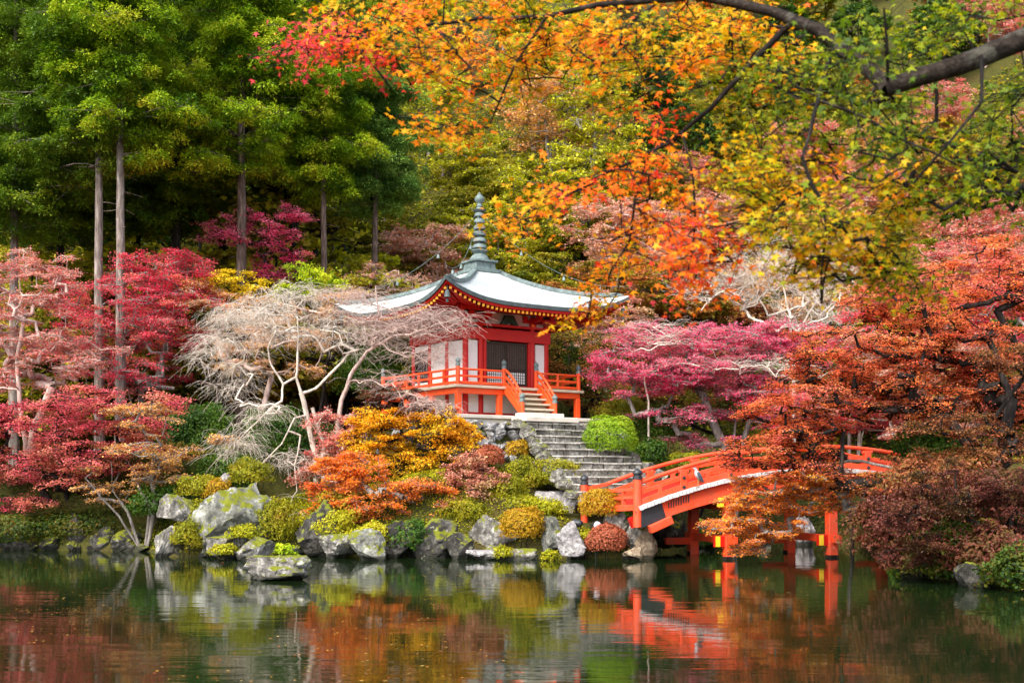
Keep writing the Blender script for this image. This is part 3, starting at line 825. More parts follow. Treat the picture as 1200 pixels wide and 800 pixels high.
g_ = VH-.10; SW = .78
for x, y in ((-g_, -g_), (g_, -g_), (-g_, g_), (g_, g_), (-SW, -g_), (SW, -g_)): newel(x, y, FZ, FZ+.80, T)
railing((-g_+.08, -g_, FZ), (-SW-.08, -g_, FZ), T, 2); railing((SW+.08, -g_, FZ), (g_-.08, -g_, FZ), T, 2)
railing((-g_, -g_+.08, FZ), (-g_, g_-.08, FZ), T, 6); railing((g_, -g_+.08, FZ), (g_, g_-.08, FZ), T, 6); railing((-g_+.08, g_, FZ), (g_-.08, g_, FZ), T, 6)
# wooden flight down to the stone base
for i in range(4):
    b = MB(); z = FZ-.06-(i+1)*.215; y = -VH-.10-i*.27; b.box((0, y-.10, z), (1.50, .33, .07)); b.box((0, y+.02, z-.12), (1.44, .03, .17)); b.build('wooden_step', M['paleboard'], T, .008)
for s in (-1, 1):
    b = MB(); b.beam((s*SW, -VH-.02, FZ-.12), (s*SW, -VH-1.12, .12), .11, .26); b.build('stringer', M['orange'], T, .01)
    pts = []
    for i in range(13):
        f = i/12; pts.append((s*SW, -g_-.04-1.12*f, FZ+.66-1.02*(f**1.4)*.98))
    b = MB(); b.sweep(pts, .09, .10, n=10); b.build('handrail', M['orange'], T, smooth=True)
    b = MB(); b.sweep([(x, y, z-.27) for x, y, z in pts], .07, .09); b.sweep([(x, y, z-.52) for x, y, z in pts], .075, .10); b.build('lower_handrail', M['orange'], T, .006)
    newel(s*SW, -g_-1.22, -.04, .62, T, .095)
# two broad pale stone steps below the flight
for i, (w_, d_) in enumerate(((1.9, .62), (2.5, 1.0))):
    b = MB(); b.box((0, -VH-1.12-i*.36-.08, -.02-.17*i-.09+.11), (w_, d_, .19)); b.build('landing_step', M['palestone'], T, .02)

# ------------------------------------------------------------------ stone stair and retaining wall
ST = empty('stone_stairs', tworld(.1, -4.5, BASE_Z-.3), TA); tag(ST, 'weathered grey stone stairs climbing from the bridge to the temple', 'stairs')
NSTEP, RISE, GO = 11, .255, .47
gs = np.random.default_rng(3)
for i in range(NSTEP):
    f = i/(NSTEP-1); hw0 = -1.2-1.15*f**1.3; hw1 = 1.4+.9*f
    m = MB(); x = hw0+gs.uniform(-.1, .1)
    while x < hw1-.15:
        w_ = min(gs.uniform(.38, 1.05)*(1+.4*f), hw1-x)
        zt_ = -(i)*RISE+gs.uniform(-.012, .012)
        m.box((x+w_/2, -.15-i*GO-gs.uniform(0, .025), zt_-.215), (w_-gs.uniform(.012, .04), GO+.20, .31), rz=gs.normal(0, .02), taper=gs.uniform(.96, .99))
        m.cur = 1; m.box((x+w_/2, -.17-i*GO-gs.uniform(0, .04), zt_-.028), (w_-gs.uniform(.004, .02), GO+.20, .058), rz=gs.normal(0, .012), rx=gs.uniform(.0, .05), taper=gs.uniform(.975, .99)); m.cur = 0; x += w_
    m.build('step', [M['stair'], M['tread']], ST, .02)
for s in (-1, 1):
    for i in range(9):
        f = i/8; m = rock_mesh('side_stone', (.34+.1*gs.uniform(-1, 1), .30, .30+.06*gs.uniform(-1, 1)), M['stair'], 70+i+20*s, cuts=8)
        o = link('side_stone', m, ST); o.location = ((-1.42-1.2*f**1.3) if s < 0 else 1.75+.95*f, -.2-i*.58, -.12-i*.315)
RW = empty('stone_wall', tworld(0, -3.9, BASE_Z-2), TA); tag(RW, 'rough retaining wall of pale boulders below the temple veranda', 'wall')
V_, = [None],
def stones(x0, x1, y, z0, z1, name, axis=0):
    n = 0; z = z0
    while z < z1-.05:
        h_ = min(gs.uniform(.36, .62), z1-z); x = x0+gs.uniform(-.2, 0)
        while x < x1:
            w_ = gs.uniform(.4, .95); n += 1
            mm = rock_mesh(name, (w_*.64, .44, h_*.74), M['wallstone'] if gs.random() < .8 else M['rock_grey'], 300+n+int(axis*50), cuts=11)
            o = link(name, mm, RW); p = (x+w_/2, y+gs.uniform(-.05, .1)+.12*(z-z0)); o.location = (p[0], p[1], z+h_/2) if not axis else (p[1], p[0], z+h_/2)
            o.rotation_euler = (gs.normal(0, .06), gs.normal(0, .08), gs.normal(0, .1)+(R(90) if axis else 0)); x += w_*.93
        z += h_*.92
stones(-4.1, -1.4, -.28, .15, 1.72, 'wall_stone'); stones(1.9, 4.2, -.28, .1, 1.7, 'wall_stone'); stones(-.4, 6.2, -4.05, .5, 1.66, 'wall_stone', 1)

# ------------------------------------------------------------------ arched bridge (local x along, y across away from the camera)
BA = R(14); BR = empty('arched_bridge', (4.05, 39.5, 0), BA)
tag(BR, 'arched vermilion wooden bridge with black capped post crossing the pond', 'bridge')
BL, BW = 13.0, 3.3
dz = lambda x: 1.72+1.25*(1-(2*x/BL-1)**2)
XS = np.linspace(0, BL, 41)
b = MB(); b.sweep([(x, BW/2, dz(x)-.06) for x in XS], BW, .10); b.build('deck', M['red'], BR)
for s in (0, 1):
    yy = -.06 if s == 0 else BW+.06
    b = MB()
    for i in range(108):
        x0, x1 = BL*i/108, BL*(i+1)/108-.012; xm = (x0+x1)/2; sl_ = math.atan2(dz(x1)-dz(x0), x1-x0)
        b.box((xm, yy, dz(xm)-.055+random.uniform(-.006, .006)), ((x1-x0), .16+random.uniform(-.02, .02), .13), ry=-sl_)
    b.build('deck_edge', M['deckwhite'], BR)
    y1 = .10 if s == 0 else BW-.10
    b = MB(); b.sweep([(x, y1, dz(x)-.40) for x in XS], .16, .54); gi = b.build('girder', M['vermilion'], BR, .01)
    yo = y1-.084 if s == 0 else y1+.084
    for x_a, x_b in ((-.02, .85), (BL-.85, BL+.02)):
        b = MB(); b.sweep([(x, yo, dz(x)-.41) for x in np.linspace(x_a, x_b, 8)], .02, .575); b.build('end_plate', M['dark'], gi)
    for x_a in (1.02, BL-1.85):
        b = MB()
        for i in range(9):
            x = x_a+.085*i; b.box((x, yo, dz(x)-.31), (.042, .012, .2+.03*(i % 3)))
        b.build('vent_slots', M['dark'], gi)
for y in (.55, BW/2, BW-.55):      # inner beams that spring from the banks
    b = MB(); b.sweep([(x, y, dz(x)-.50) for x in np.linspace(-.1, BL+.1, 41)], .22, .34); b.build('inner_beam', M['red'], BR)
b = MB(); b.beam((.35, -.02, dz(.35)-.86), (1.1, -.02, dz(1.1)-.80), .3, .26); b.build('springer', M['vermilion'], BR, .02)
# railings
for s in (0, 1):
    y = .12 if s == 0 else BW-.12
    b = MB(); b.sweep([(x, y, dz(x)+.10) for x in XS], .15, .20); b.build('bottom_rail', M['vermilion'], BR, .008)
    b = MB(); b.sweep([(x, y, dz(x)+.40) for x in XS], .10, .13); b.build('middle_rail', M['vermilion'], BR, .008)
    b = MB(); b.sweep([(x, y, dz(x)+.73) for x in XS], .13, .13, n=12); b.build('top_rail', M['vermilion'], BR, smooth=True)
    for i in range(7):
        x = 1.55+i*(BL-3.1)/6; b = MB(); b.box((x, y, dz(x)+.33), (.24, .20, .68)); b.box((x, y, dz(x)+.625), (.36, .17, .09)); po = b.build('rail_post', M['vermilion'], BR, .012)
        yo = y-.108 if s == 0 else y+.108
        b = MB()
        for z in (.10, .40): b.box((x-.0, yo, dz(x)+z), (.10, .025, .10), ry=R(45))
        b.build('nail_cover', M['dark'], po)
    for i in range(8):
        x = .75+i*(BL-1.5)/7; b = MB(); b.box((x, y, dz(x)+.27), (.16, .11, .20)); b.build('rail_strut', M['vermilion'], BR, .006)
    for x in ((0, BL) if s == 0 else (BL,)):
        newel(x, y, dz(x)-.65, dz(x)+.98, BR, .145, 'vermilion', 'dark')
# flared barrier rail at the temple end, to a lower capped post
q = Vector((-.85, 3.1, 0)); a0 = Vector((0, .12, 0))
newel(q.x, q.y, .9, 2.52, BR, .125, 'vermilion', 'dark')
for z, h_ in ((1.62, .20), (1.95, .10), (2.2, .11)):
    b = MB(); b.beam(a0+Vector((0, 0, z+.08)), q+Vector((0, 0, z-.06)), .12, h_); b.build('barrier_rail', M['vermilion'], BR, .008)
for z, h_ in ((1.74, .20), (2.06, .12), (2.36, .12)):
    b = MB(); b.beam((0, BW-.12, z+.08), q+Vector((0, 0, z-.08)), .12, h_); b.build('barrier_rail', M['vermilion'], BR, .008)
for f in (.25, .5, .75):
    p = a0.lerp(q, f); b = MB(); b.box((p.x, p.y, 1.9), (.12, .12, .66), rz=R(90)); b.build('rail_strut', M['vermilion'], BR, .006)
# bents: two legs, a cap beam, a tie beam
for x in (3.15, 6.85, 10.5):
    for y in (.18, BW-.18):
        b = MB(); b.beam((x, y-(.10 if y < 1 else -.10), -1.0), (x, y, dz(x)-.95), .32, .32, up=(0, 1, 0)); lg = b.build('pier', M['vermilion'], BR, .02)
        b = MB(); yb = y-(.08 if y < 1 else -.08); b.box((x, yb, -.1), (.334, .334, .38)); b.build('water_stain', M['bark_dark'], lg, .01)
    b = MB(); z = dz(x)-.83
    b.add([(x+sx*.19, yy_, z+zz_) for sx in (-1, 1) for yy_, zz_ in ((-.55, -.08), (-.42, .13), (-.2, .19), (BW+.2, .19), (BW+.42, .13), (BW+.55, -.08), (BW+.3, -.20), (-.3, -.20))],
          [tuple(range(8)), tuple(range(15, 7, -1))]+[(i, (i+1) % 8, 8+(i+1) % 8, 8+i) for i in range(8)])
    b.build('cap_beam', M['vermilion'], BR, .02)
    b = MB(); b.box((x, BW/2, .62), (.15, BW+.9, .26)); tb = b.build('tie_beam', M['vermilion'], BR, .012)
    b = MB(); b.box((x-.55, BW-.18, .46), (1.0, .15, .24)); b.build('long_tie_beam', M['vermilion'], BR, .01)
    b = MB(); b.box((x-.33, .16, .58), (.34, .14, .36)); b.build('stub_beam', M['red'], BR); b = MB(); b.box((x-.40, .078, .58), (.16, .02, .34)); b.build('yellow_plate', M['yellowplate'], BR)
b = MB(); b.box((3.15-.35, .0, dz(3.15)-.78), (.16, .2, .3)); b.build('yellow_plate', M['yellowplate'], BR)

# heron on the deck edge
H = empty('heron', tuple(Vector((4.05, 39.5, 0))+Vector((1.95*math.cos(BA)+.13*math.sin(BA), 1.95*math.sin(BA)-.13*math.cos(BA), dz(1.95)+.012))), R(200))
tag(H, 'small hunched grey heron with dark crown standing on the red bridge deck', 'bird')
def lofted(rings, n=14):
    """rings: (centre, radius across, radius along up)"""
    m = MB(); V = []
    for i, (c, ra, rb) in enumerate(rings):
        c = Vector(c); d = (Vector(rings[min(i+1, len(rings)-1)][0])-Vector(rings[max(i-1, 0)][0])).normalized()
        a = Vector((0, 1, 0)); b2 = d.cross(a).normalized()
        V += [c+a*math.cos(t*2*math.pi/n)*ra+b2*math.sin(t*2*math.pi/n)*rb for t in range(n)]
    Fc = [(i*n+j, i*n+(j+1) % n, (i+1)*n+(j+1) % n, (i+1)*n+j) for i in range(len(rings)-1) for j in range(n)]
    return m.add(V, Fc+[tuple(range(n-1, -1, -1)), tuple(range((len(rings)-1)*n, len(rings)*n))])
m = lofted([((-.17, 0, .17), .012, .008), ((-.13, 0, .22), .035, .025), ((-.07, 0, .29), .07, .07), ((-.01, 0, .37), .085, .095), ((.03, 0, .45), .075, .085), ((.05, 0, .51), .05, .052),
            ((.06, 0, .545), .042, .045), ((.085, 0, .575), .044, .042), ((.12, 0, .585), .036, .034), ((.15, 0, .582), .016, .016)])
bird = m.build('body', worn('heron_grey', (.36, .37, .40), (.55, .55, .56), .6, 8), H, smooth=True)
m = lofted([((.03, 0, .585), .012, .01), ((.06, 0, .612), .034, .016), ((.10, 0, .622), .036, .014), ((.145, 0, .606), .016, .01)], 10); m.build('crown', M['dark'], H, smooth=True)
m = MB(); m.cyl((.145, 0, .582), (.255, 0, .562), .014, .003, 8); m.build('beak', worn('horn', (.06, .055, .04), (.12, .10, .06)), H)
for s in (-1, 1):
    m = lofted([((-.21, s*.045, .13), .008, .01), ((-.14, s*.068, .21), .012, .04), ((-.06, s*.082, .31), .016, .07), ((.0, s*.088, .40), .016, .065), ((.03, s*.08, .46), .01, .03)], 10)
    m.build('wing', worn('slate_wing', (.05, .065, .085), (.13, .15, .18), .6, 9), H, smooth=True)
    m = MB(); m.cyl((-.02, s*.03, .30), (-.035, s*.032, .15), .014, .009, 8); m.cyl((-.035, s*.032, .15), (-.01, s*.034, .0), .009, .008, 8)
    for a_ in (-.5, 0, .5, 3.14): m.cyl((-.01, s*.034, .006), (-.01+.06*math.cos(a_), s*.034+.06*math.sin(a_), .004), .006, .003, 6)
    m.build('leg', worn('bird_leg', (.20, .17, .07), (.3, .25, .1)), H)
    m = MB(); m.lathe([(.002, -.007), (.007, 0), (.002, .007)], (.118, s*.034, .592), 8); m.build('eye', M['dark'], H)

# two small floodlights in the rock garden
for (x, y, Y, a, lab) in ((677, 613, 40.6, 2.5, 'black garden floodlight half behind the ochre clipped azalea, turned to the temple'), (698, 615, 40.5, -1.2, 'black garden floodlight showing its white lens below the ochre azalea')):
    p = px(x, y, Y); z0 = ground_z(p[0], p[1]); o = empty('floodlight', (p[0], p[1], z0), a); tag(o, lab, 'lamp')
    hz = p[2]-z0
    m = MB(); m.cyl((0, 0, -.1), (0, 0, hz-.16), .018, n=8); m.build('stake', M['dark'], o)
    m = MB(); m.box((0, -.16, hz), (.10, .012, .05)); m.box((0, .16, hz), (.10, .012, .05)); m.box((-.02, 0, hz-.17), (.05, .33, .012)); m.box((-.02, .165, hz-.085), (.04, .01, .17)); m.box((-.02, -.165, hz-.085), (.04, .01, .17)); m.build('yoke', M['dark'], o)
    m = MB(); m.cyl((-.17, 0, hz), (-.12, 0, hz), .07, .11, 16); m.cyl((-.12, 0, hz), (.13, 0, hz), .11, .15, 16); m.build('housing', M['dark'], o, smooth=True)
    m = MB(); m.cyl((.131, 0, hz), (.14, 0, hz), .125, .12, 16); m.build('lens', worn('frosted_glass', (.75, .77, .8), (.6, .62, .65), .5, 6, .15, .5), o, smooth=True)

# ------------------------------------------------------------------ rocks
G = np.random.default_rng(21)
ROCKS = [  # label, x, foot row, w, h, Y, material, seed, deep, flat, cuts
 ('low flat-topped lichened rock lying alone in the water', 316, 685, 84, 42, 31.6, 'rock_grey', 1, 1.0, .5, 10),
 ('largest boulder of the shore, grey-green and wedge-shaped under bare drooping twigs', 280, 640, 96, 78, 41.2, 'rock_green', 2, .8, None, 8),
 ('pale grey rounded boulder among moss above the flat-topped upright rock', 209, 614, 46, 36, 42.6, 'rock_grey', 3, .8, None, 9),
 ('upright flat-topped pale rock at the waterline beside a moss cushion', 190, 656, 34, 44, 41.5, 'rock_grey', 4, .9, .6, 7),
 ('low greyish slab at the waterline under the wedge-shaped boulder', 254, 655, 42, 34, 40.3, 'rock_grey', 5, .9, .4, 9),
 ('small grey rock behind the lone water rock, with yellow moss', 297, 655, 40, 30, 39.6, 'rock_grey', 6, .9, None, 9),
 ('tall dark mossy boulder under the trailing bare twigs', 364, 656, 62, 62, 41.2, 'rock_dark', 7, .8, None, 8),
 ('grey shore rock with lichen between the dark mossy boulder and the pointed slab', 394, 657, 48, 38, 40.6, 'rock_grey', 8, .8, None, 9),
 ('pointed leaning slab rising from the water below the salmon maple', 428, 659, 44, 38, 39.7, 'rock_green', 9, .6, None, 6),
 ('dark overhung boulder beside the pointed leaning slab', 462, 657, 54, 44, 40.8, 'rock_dark', 10, .8, None, 8),
 ('broad dark boulder at the waterline beneath the rusty little maple', 508, 657, 62, 56, 40.9, 'rock_dark', 11, .8, None, 8),
 ('flat dark ledge rock at the waterline between dark boulders', 540, 656, 36, 30, 40.4, 'rock_dark', 12, .8, None, 8),
 ('grey boulder with a white top next to the brown clipped azalea', 577, 640, 56, 40, 41.2, 'rock_grey', 13, .8, None, 9),
 ('low pale slab at the waterline below the white-topped grey boulder', 570, 657, 44, 17, 40.1, 'rock_white', 14, .8, .4, 8),
 ('low pale slab at the waterline below the brown clipped azalea', 612, 656, 44, 18, 40.0, 'rock_grey', 15, .8, .4, 8),
 ('upright greenish-grey rock between the brown azalea and the rounded white rock', 647, 646, 34, 46, 41.0, 'rock_green', 16, .8, None, 8),
 ('rounded white rock at the waterline before the rust-red azalea', 673, 655, 40, 36, 39.9, 'rock_white', 17, .9, None, 10),
 ('large lilac-white boulder above the yellow moss, beside the ochre azalea', 660, 609, 58, 38, 43.0, 'rock_white', 18, .8, None, 9),
 ('grey rock right under the end of the bridge', 744, 640, 32, 40, 40.6, 'rock_grey', 19, .9, None, 9),
 ('jagged grey rock between the rust-red azalea and the bridge end', 724, 634, 30, 36, 40.8, 'rock_grey', 20, .9, None, 8),
 ('tan rock at the waterline against the bridge abutment', 757, 650, 24, 30, 40.4, 'rock_tan', 22, .9, None, 9),
 ('small low tan rock at the waterline below the rust-red azalea', 745, 656, 26, 13, 39.7, 'rock_tan', 23, .9, None, 9),
 ('tall white streaked rock behind the bridge piers', 940, 644, 34, 50, 49.5, 'rock_white', 24, .8, None, 7),
 ('dark boulder of the abutment in the shade under the bridge', 790, 645, 46, 42, 44.5, 'rock_dark', 25, .8, None, 8),
 ('dark rounded rock beyond the abutment under the bridge deck', 828, 645, 40, 34, 47.5, 'rock_dark', 26, .8, None, 9),
 ('small rock on the far channel bank seen between the bridge piers', 895, 640, 30, 22, 51.5, 'rock_grey', 27, .8, None, 9),
 ('dark rock at the foot of the maroon bush on the shaded bank', 1072, 676, 50, 34, 32.4, 'rock_dark', 28, .8, None, 9),
 ('dark mossy rock at the foot of the dark green bank bush', 1150, 692, 60, 36, 29.3, 'rock_dark', 29, .8, None, 9),
 ('dark squarish shore rock at the edge of the photo under pink-red leaves', 14, 650, 50, 34, 45.5, 'rock_dark', 30, .8, None, 8),
 ('broad brown-grey shore rock below the low pink-red maple', 88, 646, 34, 42, 45.6, 'rock_dark', 31, .8, None, 8),
 ('small dark shore rock next to the broad brown-grey one', 56, 648, 26, 22, 45.4, 'rock_dark', 32, .8, None, 9),
 ('rounded dark shore rock between the broad one and the leaning pale stems', 118, 649, 30, 30, 45.4, 'rock_dark', 33, .8, None, 9),
 ('dark shore rock under the leaning pale stems', 148, 651, 34, 28, 44.9, 'rock_dark', 34, .8, None, 9),
 ('small pale stone peeping out of moss above the wedge-shaped boulder', 262, 566, 14, 14, 43.4, 'rock_white', 35, .8, None, 9),
 ('white stone half hidden by the golden maple below the temple wall', 540, 572, 22, 20, 43.8, 'rock_white', 36, .8, None, 9),
 ('small white stone in the mossy slope beside the stairs', 630, 556, 22, 16, 44.2, 'rock_white', 37, .8, None, 9),
]
for r in ROCKS: rock(*r)

ORDW = ['first', 'second', 'third', 'fourth', 'fifth', 'sixth', 'seventh', 'eighth', 'ninth', 'tenth', 'eleventh', 'twelfth']
gq = np.random.default_rng(44)
ISL = [(4.1, 40.6), (1.5, 41.0), (-1, 41.2), (-3.2, 41.5), (-6, 41.9), (-9, 41.2), (-11.6, 41.6)]; LEFT = [(-13.2, 44.8), (-19, 46)]
def shoreline(pts, gap):
    out = []
    for a, b in zip(pts[:-1], pts[1:]):
        a, b = np.array(a), np.array(b); n = max(1, int(np.linalg.norm(b-a)/gap)); out += [a+(b-a)*(i+.5)/n for i in range(n)]
    return out
NTH = ['nearest the bridge', 'second from the bridge', 'third from the bridge', 'fourth from the bridge', 'fifth from the bridge', 'sixth from the bridge', 'seventh from the bridge', 'eighth from the bridge', 'ninth from the bridge', 'tenth from the bridge'] + [f'{q} from the bridge' for q in ('eleventh', 'twelfth', 'thirteenth', 'fourteenth', 'fifteenth', 'sixteenth', 'seventeenth', 'eighteenth', 'nineteenth', 'twentieth', 'twenty-first', 'twenty-second', 'twenty-third', 'twenty-fourth', 'twenty-fifth', 'twenty-sixth')]
for grp, pts, gap in (('small stones edging the island shore', ISL, .72), ('dark stones edging the far shore', LEFT, .8)):
    for i, p in enumerate(shoreline(pts, gap)):
        w_ = gq.uniform(.45, .95); h_ = w_*gq.uniform(.5, .85)
        mt = gq.choice(['rock_dark', 'rock_dark', 'rock_grey', 'rock_green']) if pts is ISL else 'rock_dark'
        o = link('rock', rock_mesh('rock', (w_/2, w_*.42, h_*.6), M[str(mt)], 500+i+int(gap*100), cuts=int(gq.integers(8, 14))))
        o.location = (p[0]+gq.normal(0, .12), p[1]+gq.uniform(-.1, .4), h_*.22); o.rotation_euler = (gq.normal(0, .15), gq.normal(0, .15), gq.uniform(0, 6.28))
        nm = {'rock_dark': 'dark', 'rock_grey': 'grey', 'rock_green': 'greenish'}[str(mt)]
        tag(o, (f'{nm} shore stone at the island waterline, {NTH[min(i, 25)]} in the row' if pts is ISL else f'dark shore stone under the low pink-red maple, {ORDW[i]} from the leaning pale stems'), 'rock', grp)

# ------------------------------------------------------------------ shrubs (photo centre, half sizes in photo pixels, distance)
SHRUBS = [
 ('big round clipped bright green bush beside the stone stairs', 716, 514, 32, 27, 46.2, 'azalea_green', True),
 ('brown and olive clipped azalea dome at the water edge', 612, 616, 26, 23, 41.0, 'azalea_ochre', True),
 ('ochre clipped azalea dome beside the bridge post', 704, 592, 25, 21, 40.95, 'azalea_ochre', True),
 ('rust-red clipped azalea dome at the waterline near the bridge', 711, 633, 25, 20, 40.3, 'azalea_rust', True),
 ('purple-red rounded azalea beside the temple wall', 572, 536, 20, 14, 44.6, 'azalea_rust', True),
 ('yellow-green azalea mound at the foot of the stairs', 654, 558, 32, 22, 43.9, 'azalea_moss', False),
 ('mossy green azalea mound between the purple azalea and the stairs', 614, 560, 26, 22, 44.3, 'azalea_moss', False),
 ('yellow-green azalea under the rusty little maple', 590, 580, 26, 20, 43.2, 'azalea_moss', False),
 ('bright yellow mossy cushion below the lilac-white boulder', 640, 596, 26, 12, 42.2, 'moss', False),
 ('low yellow-green cushion above the brown azalea dome', 612, 592, 26, 12, 42.8, 'azalea_moss', False),
 ('bright moss cushion beside the rounded white rock', 686, 628, 14, 6, 40.7, 'moss', True),
 ('olive azalea half hidden behind the golden maple', 606, 527, 14, 12, 45.0, 'azalea_ochre', False),
 ('mossy round cushion on the upright flat-topped rock', 219, 629, 19, 17, 41.2, 'azalea_moss', False),
 ('rounded moss-green azalea above the wedge-shaped boulder', 293, 556, 26, 16, 43.6, 'azalea_moss', False),
 ('yellow-green azalea above the pale rounded boulder', 236, 572, 27, 16, 43.6, 'azalea_moss', False),
 ('small moss mound between the pale rounded boulder and the wedge-shaped one', 238, 600, 17, 15, 42.0, 'azalea_moss', False),
 ('orange-tinged azalea beside the small pale stone', 255, 574, 16, 14, 43.0, 'azalea_ochre', False),
 ('olive azalea between the wedge-shaped boulder and the tall dark one', 322, 615, 26, 28, 41.8, 'azalea_moss', False),
 ('bright fern-like moss clump in front of the wedge-shaped boulder', 284, 625, 18, 10, 40.0, 'moss', False),
 ('yellow-green moss clump over the dark mossy boulder', 392, 618, 26, 16, 41.6, 'moss', False),
 ('yellow-green tuft among the shore rocks beside the lone water rock', 262, 645, 16, 8, 39.6, 'moss', False),
 ('low yellow moss clump above the pointed leaning slab', 440, 626, 30, 14, 41.2, 'moss', False),
 ('dark green leafy bush over the dark overhung boulder', 482, 630, 34, 20, 41.4, 'deepgreen', False),
 ('small bright tuft at the waterline below the brown azalea', 590, 648, 12, 9, 39.9, 'moss', False),
 ('small bright tuft at the waterline beside the rounded white rock', 645, 652, 12, 8, 39.7, 'moss', False),
 ('tiny green tuft at the waterline under the tall dark boulder', 333, 646, 14, 9, 40.6, 'lime', False),
 ('olive clipped hedge behind the bridge railing', 806, 542, 26, 13, 47.5, 'azalea_moss', True),
 ('small green bush at the head of the bridge abutment', 746, 601, 16, 7, 40.9, 'azalea_green', False),
 ('low green bush at the foot of the abutment under the bridge', 826, 632, 18, 12, 46.5, 'deepgreen', False),
 ('dark green bush between the round clipped bush and the pink maple', 772, 500, 30, 24, 50.0, 'deepgreen', False),
 ('olive green bush beside the temple veranda', 735, 486, 34, 20, 51.5, 'olive', False),
 ('low green bush behind the round clipped bush', 760, 535, 26, 18, 48.0, 'deepgreen', False),
 ('dark glossy broadleaf bush at the bridge railing', 1090, 524, 44, 26, 37.2, 'deepgreen', False),
 ('maroon bush overhanging the water beyond the bridge pier', 1070, 618, 74, 46, 32.6, 'maroon', False),
 ('brown-red bush above the maroon bush on the shaded bank', 1110, 570, 80, 40, 33.4, 'brown', False),
 ('brownish dark bush at the end of the shaded bank', 1165, 650, 60, 34, 30.4, 'maroon', False),
 ('maroon bush behind the dark green bank bush', 1180, 590, 60, 44, 31.2, 'maroon', False),
 ('lowest dark green bush touching the water on the shaded bank', 1110, 662, 46, 22, 31.4, 'undergrowth', False),
 ('dark trailing bush over the rocks at the lower corner of the shaded bank', 1195, 672, 50, 30, 28.6, 'undergrowth', False),
 ('dark bush between the maroon bush and the trailing corner bush', 1125, 640, 50, 30, 31.0, 'undergrowth', False),
 ('dark brown bush low at the waterline below the maroon bush', 1065, 655, 40, 18, 32.4, 'maroon', False),
 ('dark green bush hanging over the shore rocks below the low pink-red maple', 30, 622, 60, 20, 46.5, 'undergrowth', False),
 ('dark low bush on the shore bank beneath the low pink-red leaves', 105, 615, 50, 20, 46.6, 'undergrowth', False),
 ('dark green bush behind the leaning pale stems', 190, 590, 40, 24, 45.6, 'deepgreen', False),
 ('large dark evergreen bush in the shade under the weeping cherry', 240, 520, 54, 44, 50.5, 'deepgreen', False),
 ('dark evergreen bush beside the weeping cherry stems', 330, 520, 50, 40, 50.0, 'deepgreen', False),
 ('lower dark evergreen bush above the yellow-green azaleas', 260, 556, 46, 24, 47.6, 'deepgreen', False),
 ('dark evergreen bush below the temple veranda, behind the weeping cherry', 440, 440, 44, 34, 54.5, 'deepgreen', False),
 ('olive bush under the weeping cherry, behind the salmon maple', 405, 600, 36, 24, 43.0, 'olive', False),
 ('olive-yellow bush between the golden and rusty maples', 545, 600, 30, 18, 42.4, 'azalea_moss', False),
]
for i, (lab, x, y, rx, ry, Y, pl, clip) in enumerate(SHRUBS):
    c = px(x, y, Y); kx, ky = rx*Y/F, ry*Y/F
    shrub('shrub', lab, c, (kx, kx*.85, ky), pl, np.random.default_rng(100+i), size=.052 if clip else (.06 if pl in ('moss', 'azalea_moss', 'azalea_ochre') else .08), clipped=clip, lump=.10 if clip else .24, seed=i)

# ------------------------------------------------------------------ trees in front of and around the temple
def gnd(x, Y): X = (x-600)/F*Y; return np.array([X, Y, ground_z(X, Y)])
def P(*a): return [px(*q) for q in a]
def tree(lab, base, ells, per, Y, palette, seed, bases=None, stems=None, cat='tree', name='maple_tree', **kw):
    g = np.random.default_rng(seed)
    root = gnd(*base)
    kw['pr'] = kw.get('pr', .75)*.82; kw['flat'] = kw.get('flat', .22)*1.7; kw['twigs'] = 12; kw['leaves'] = int(kw.get('leaves', 22)*1.15); kw['size'] = kw.get('size', .07)*.84; kw['padvar'] = kw.get('padvar', .25)*1.25
    return broadleaf(name, lab, cat, root, pads_from(ells, per*1.5, Y, g, kw.pop('depth', .9)), palette, g, seed=seed, stems=stems, **kw)

tree('crimson maple around the two tall pale trunks', (165, 54), [(175, 312, 80, 24), (150, 350, 110, 36), (205, 330, 50, 28), (130, 395, 100, 36), (160, 440, 70, 24), (215, 395, 40, 24), (225, 345, 35, 20), (140, 420, 60, 20, 5, -3), (180, 370, 40, 14, 4, -3)], 12, 53.6, 'crimson', 41,
     stems=[P((165, 470, 53.8), (170, 400, 53.6)), P((150, 450, 53.9), (90, 380, 53.6)), P((185, 440, 53.6), (205, 360, 53.4))], bark_='bark_grey', pr=.85, flat=.16)
tree('dusty pink maple with pale twigs at the edge of the photo', (30, 48), [(40, 325, 70, 34), (25, 385, 80, 44), (80, 420, 70, 26), (-30, 350, 50, 60), (20, 440, 70, 20)], 8, 48.0, 'dusty', 42,
     stems=[P((30, 520, 48), (20, 430, 48), (30, 360, 47.8)), P((40, 500, 48), (75, 420, 47.8))], bark_='bark_pink', pr=.8, flat=.18, leaves=15, tip=.008, padvar=.15)
tree('low pink-red maple spreading over the dark shore rocks', (70, 47), [(45, 495, 80, 26), (110, 530, 90, 26), (20, 545, 60, 24), (90, 470, 70, 18), (-20, 500, 40, 40), (60, 560, 60, 16), (20, 590, 40, 10), (160, 500, 40, 16), (190, 470, 34, 14), (120, 490, 60, 20)], 12, 46.3, 'rose', 43,
     stems=[P((80, 590, 46.8), (70, 530, 46.5)), P((60, 590, 46.9), (20, 530, 46.6))], bark_='bark_dark', pr=.8, flat=.14)
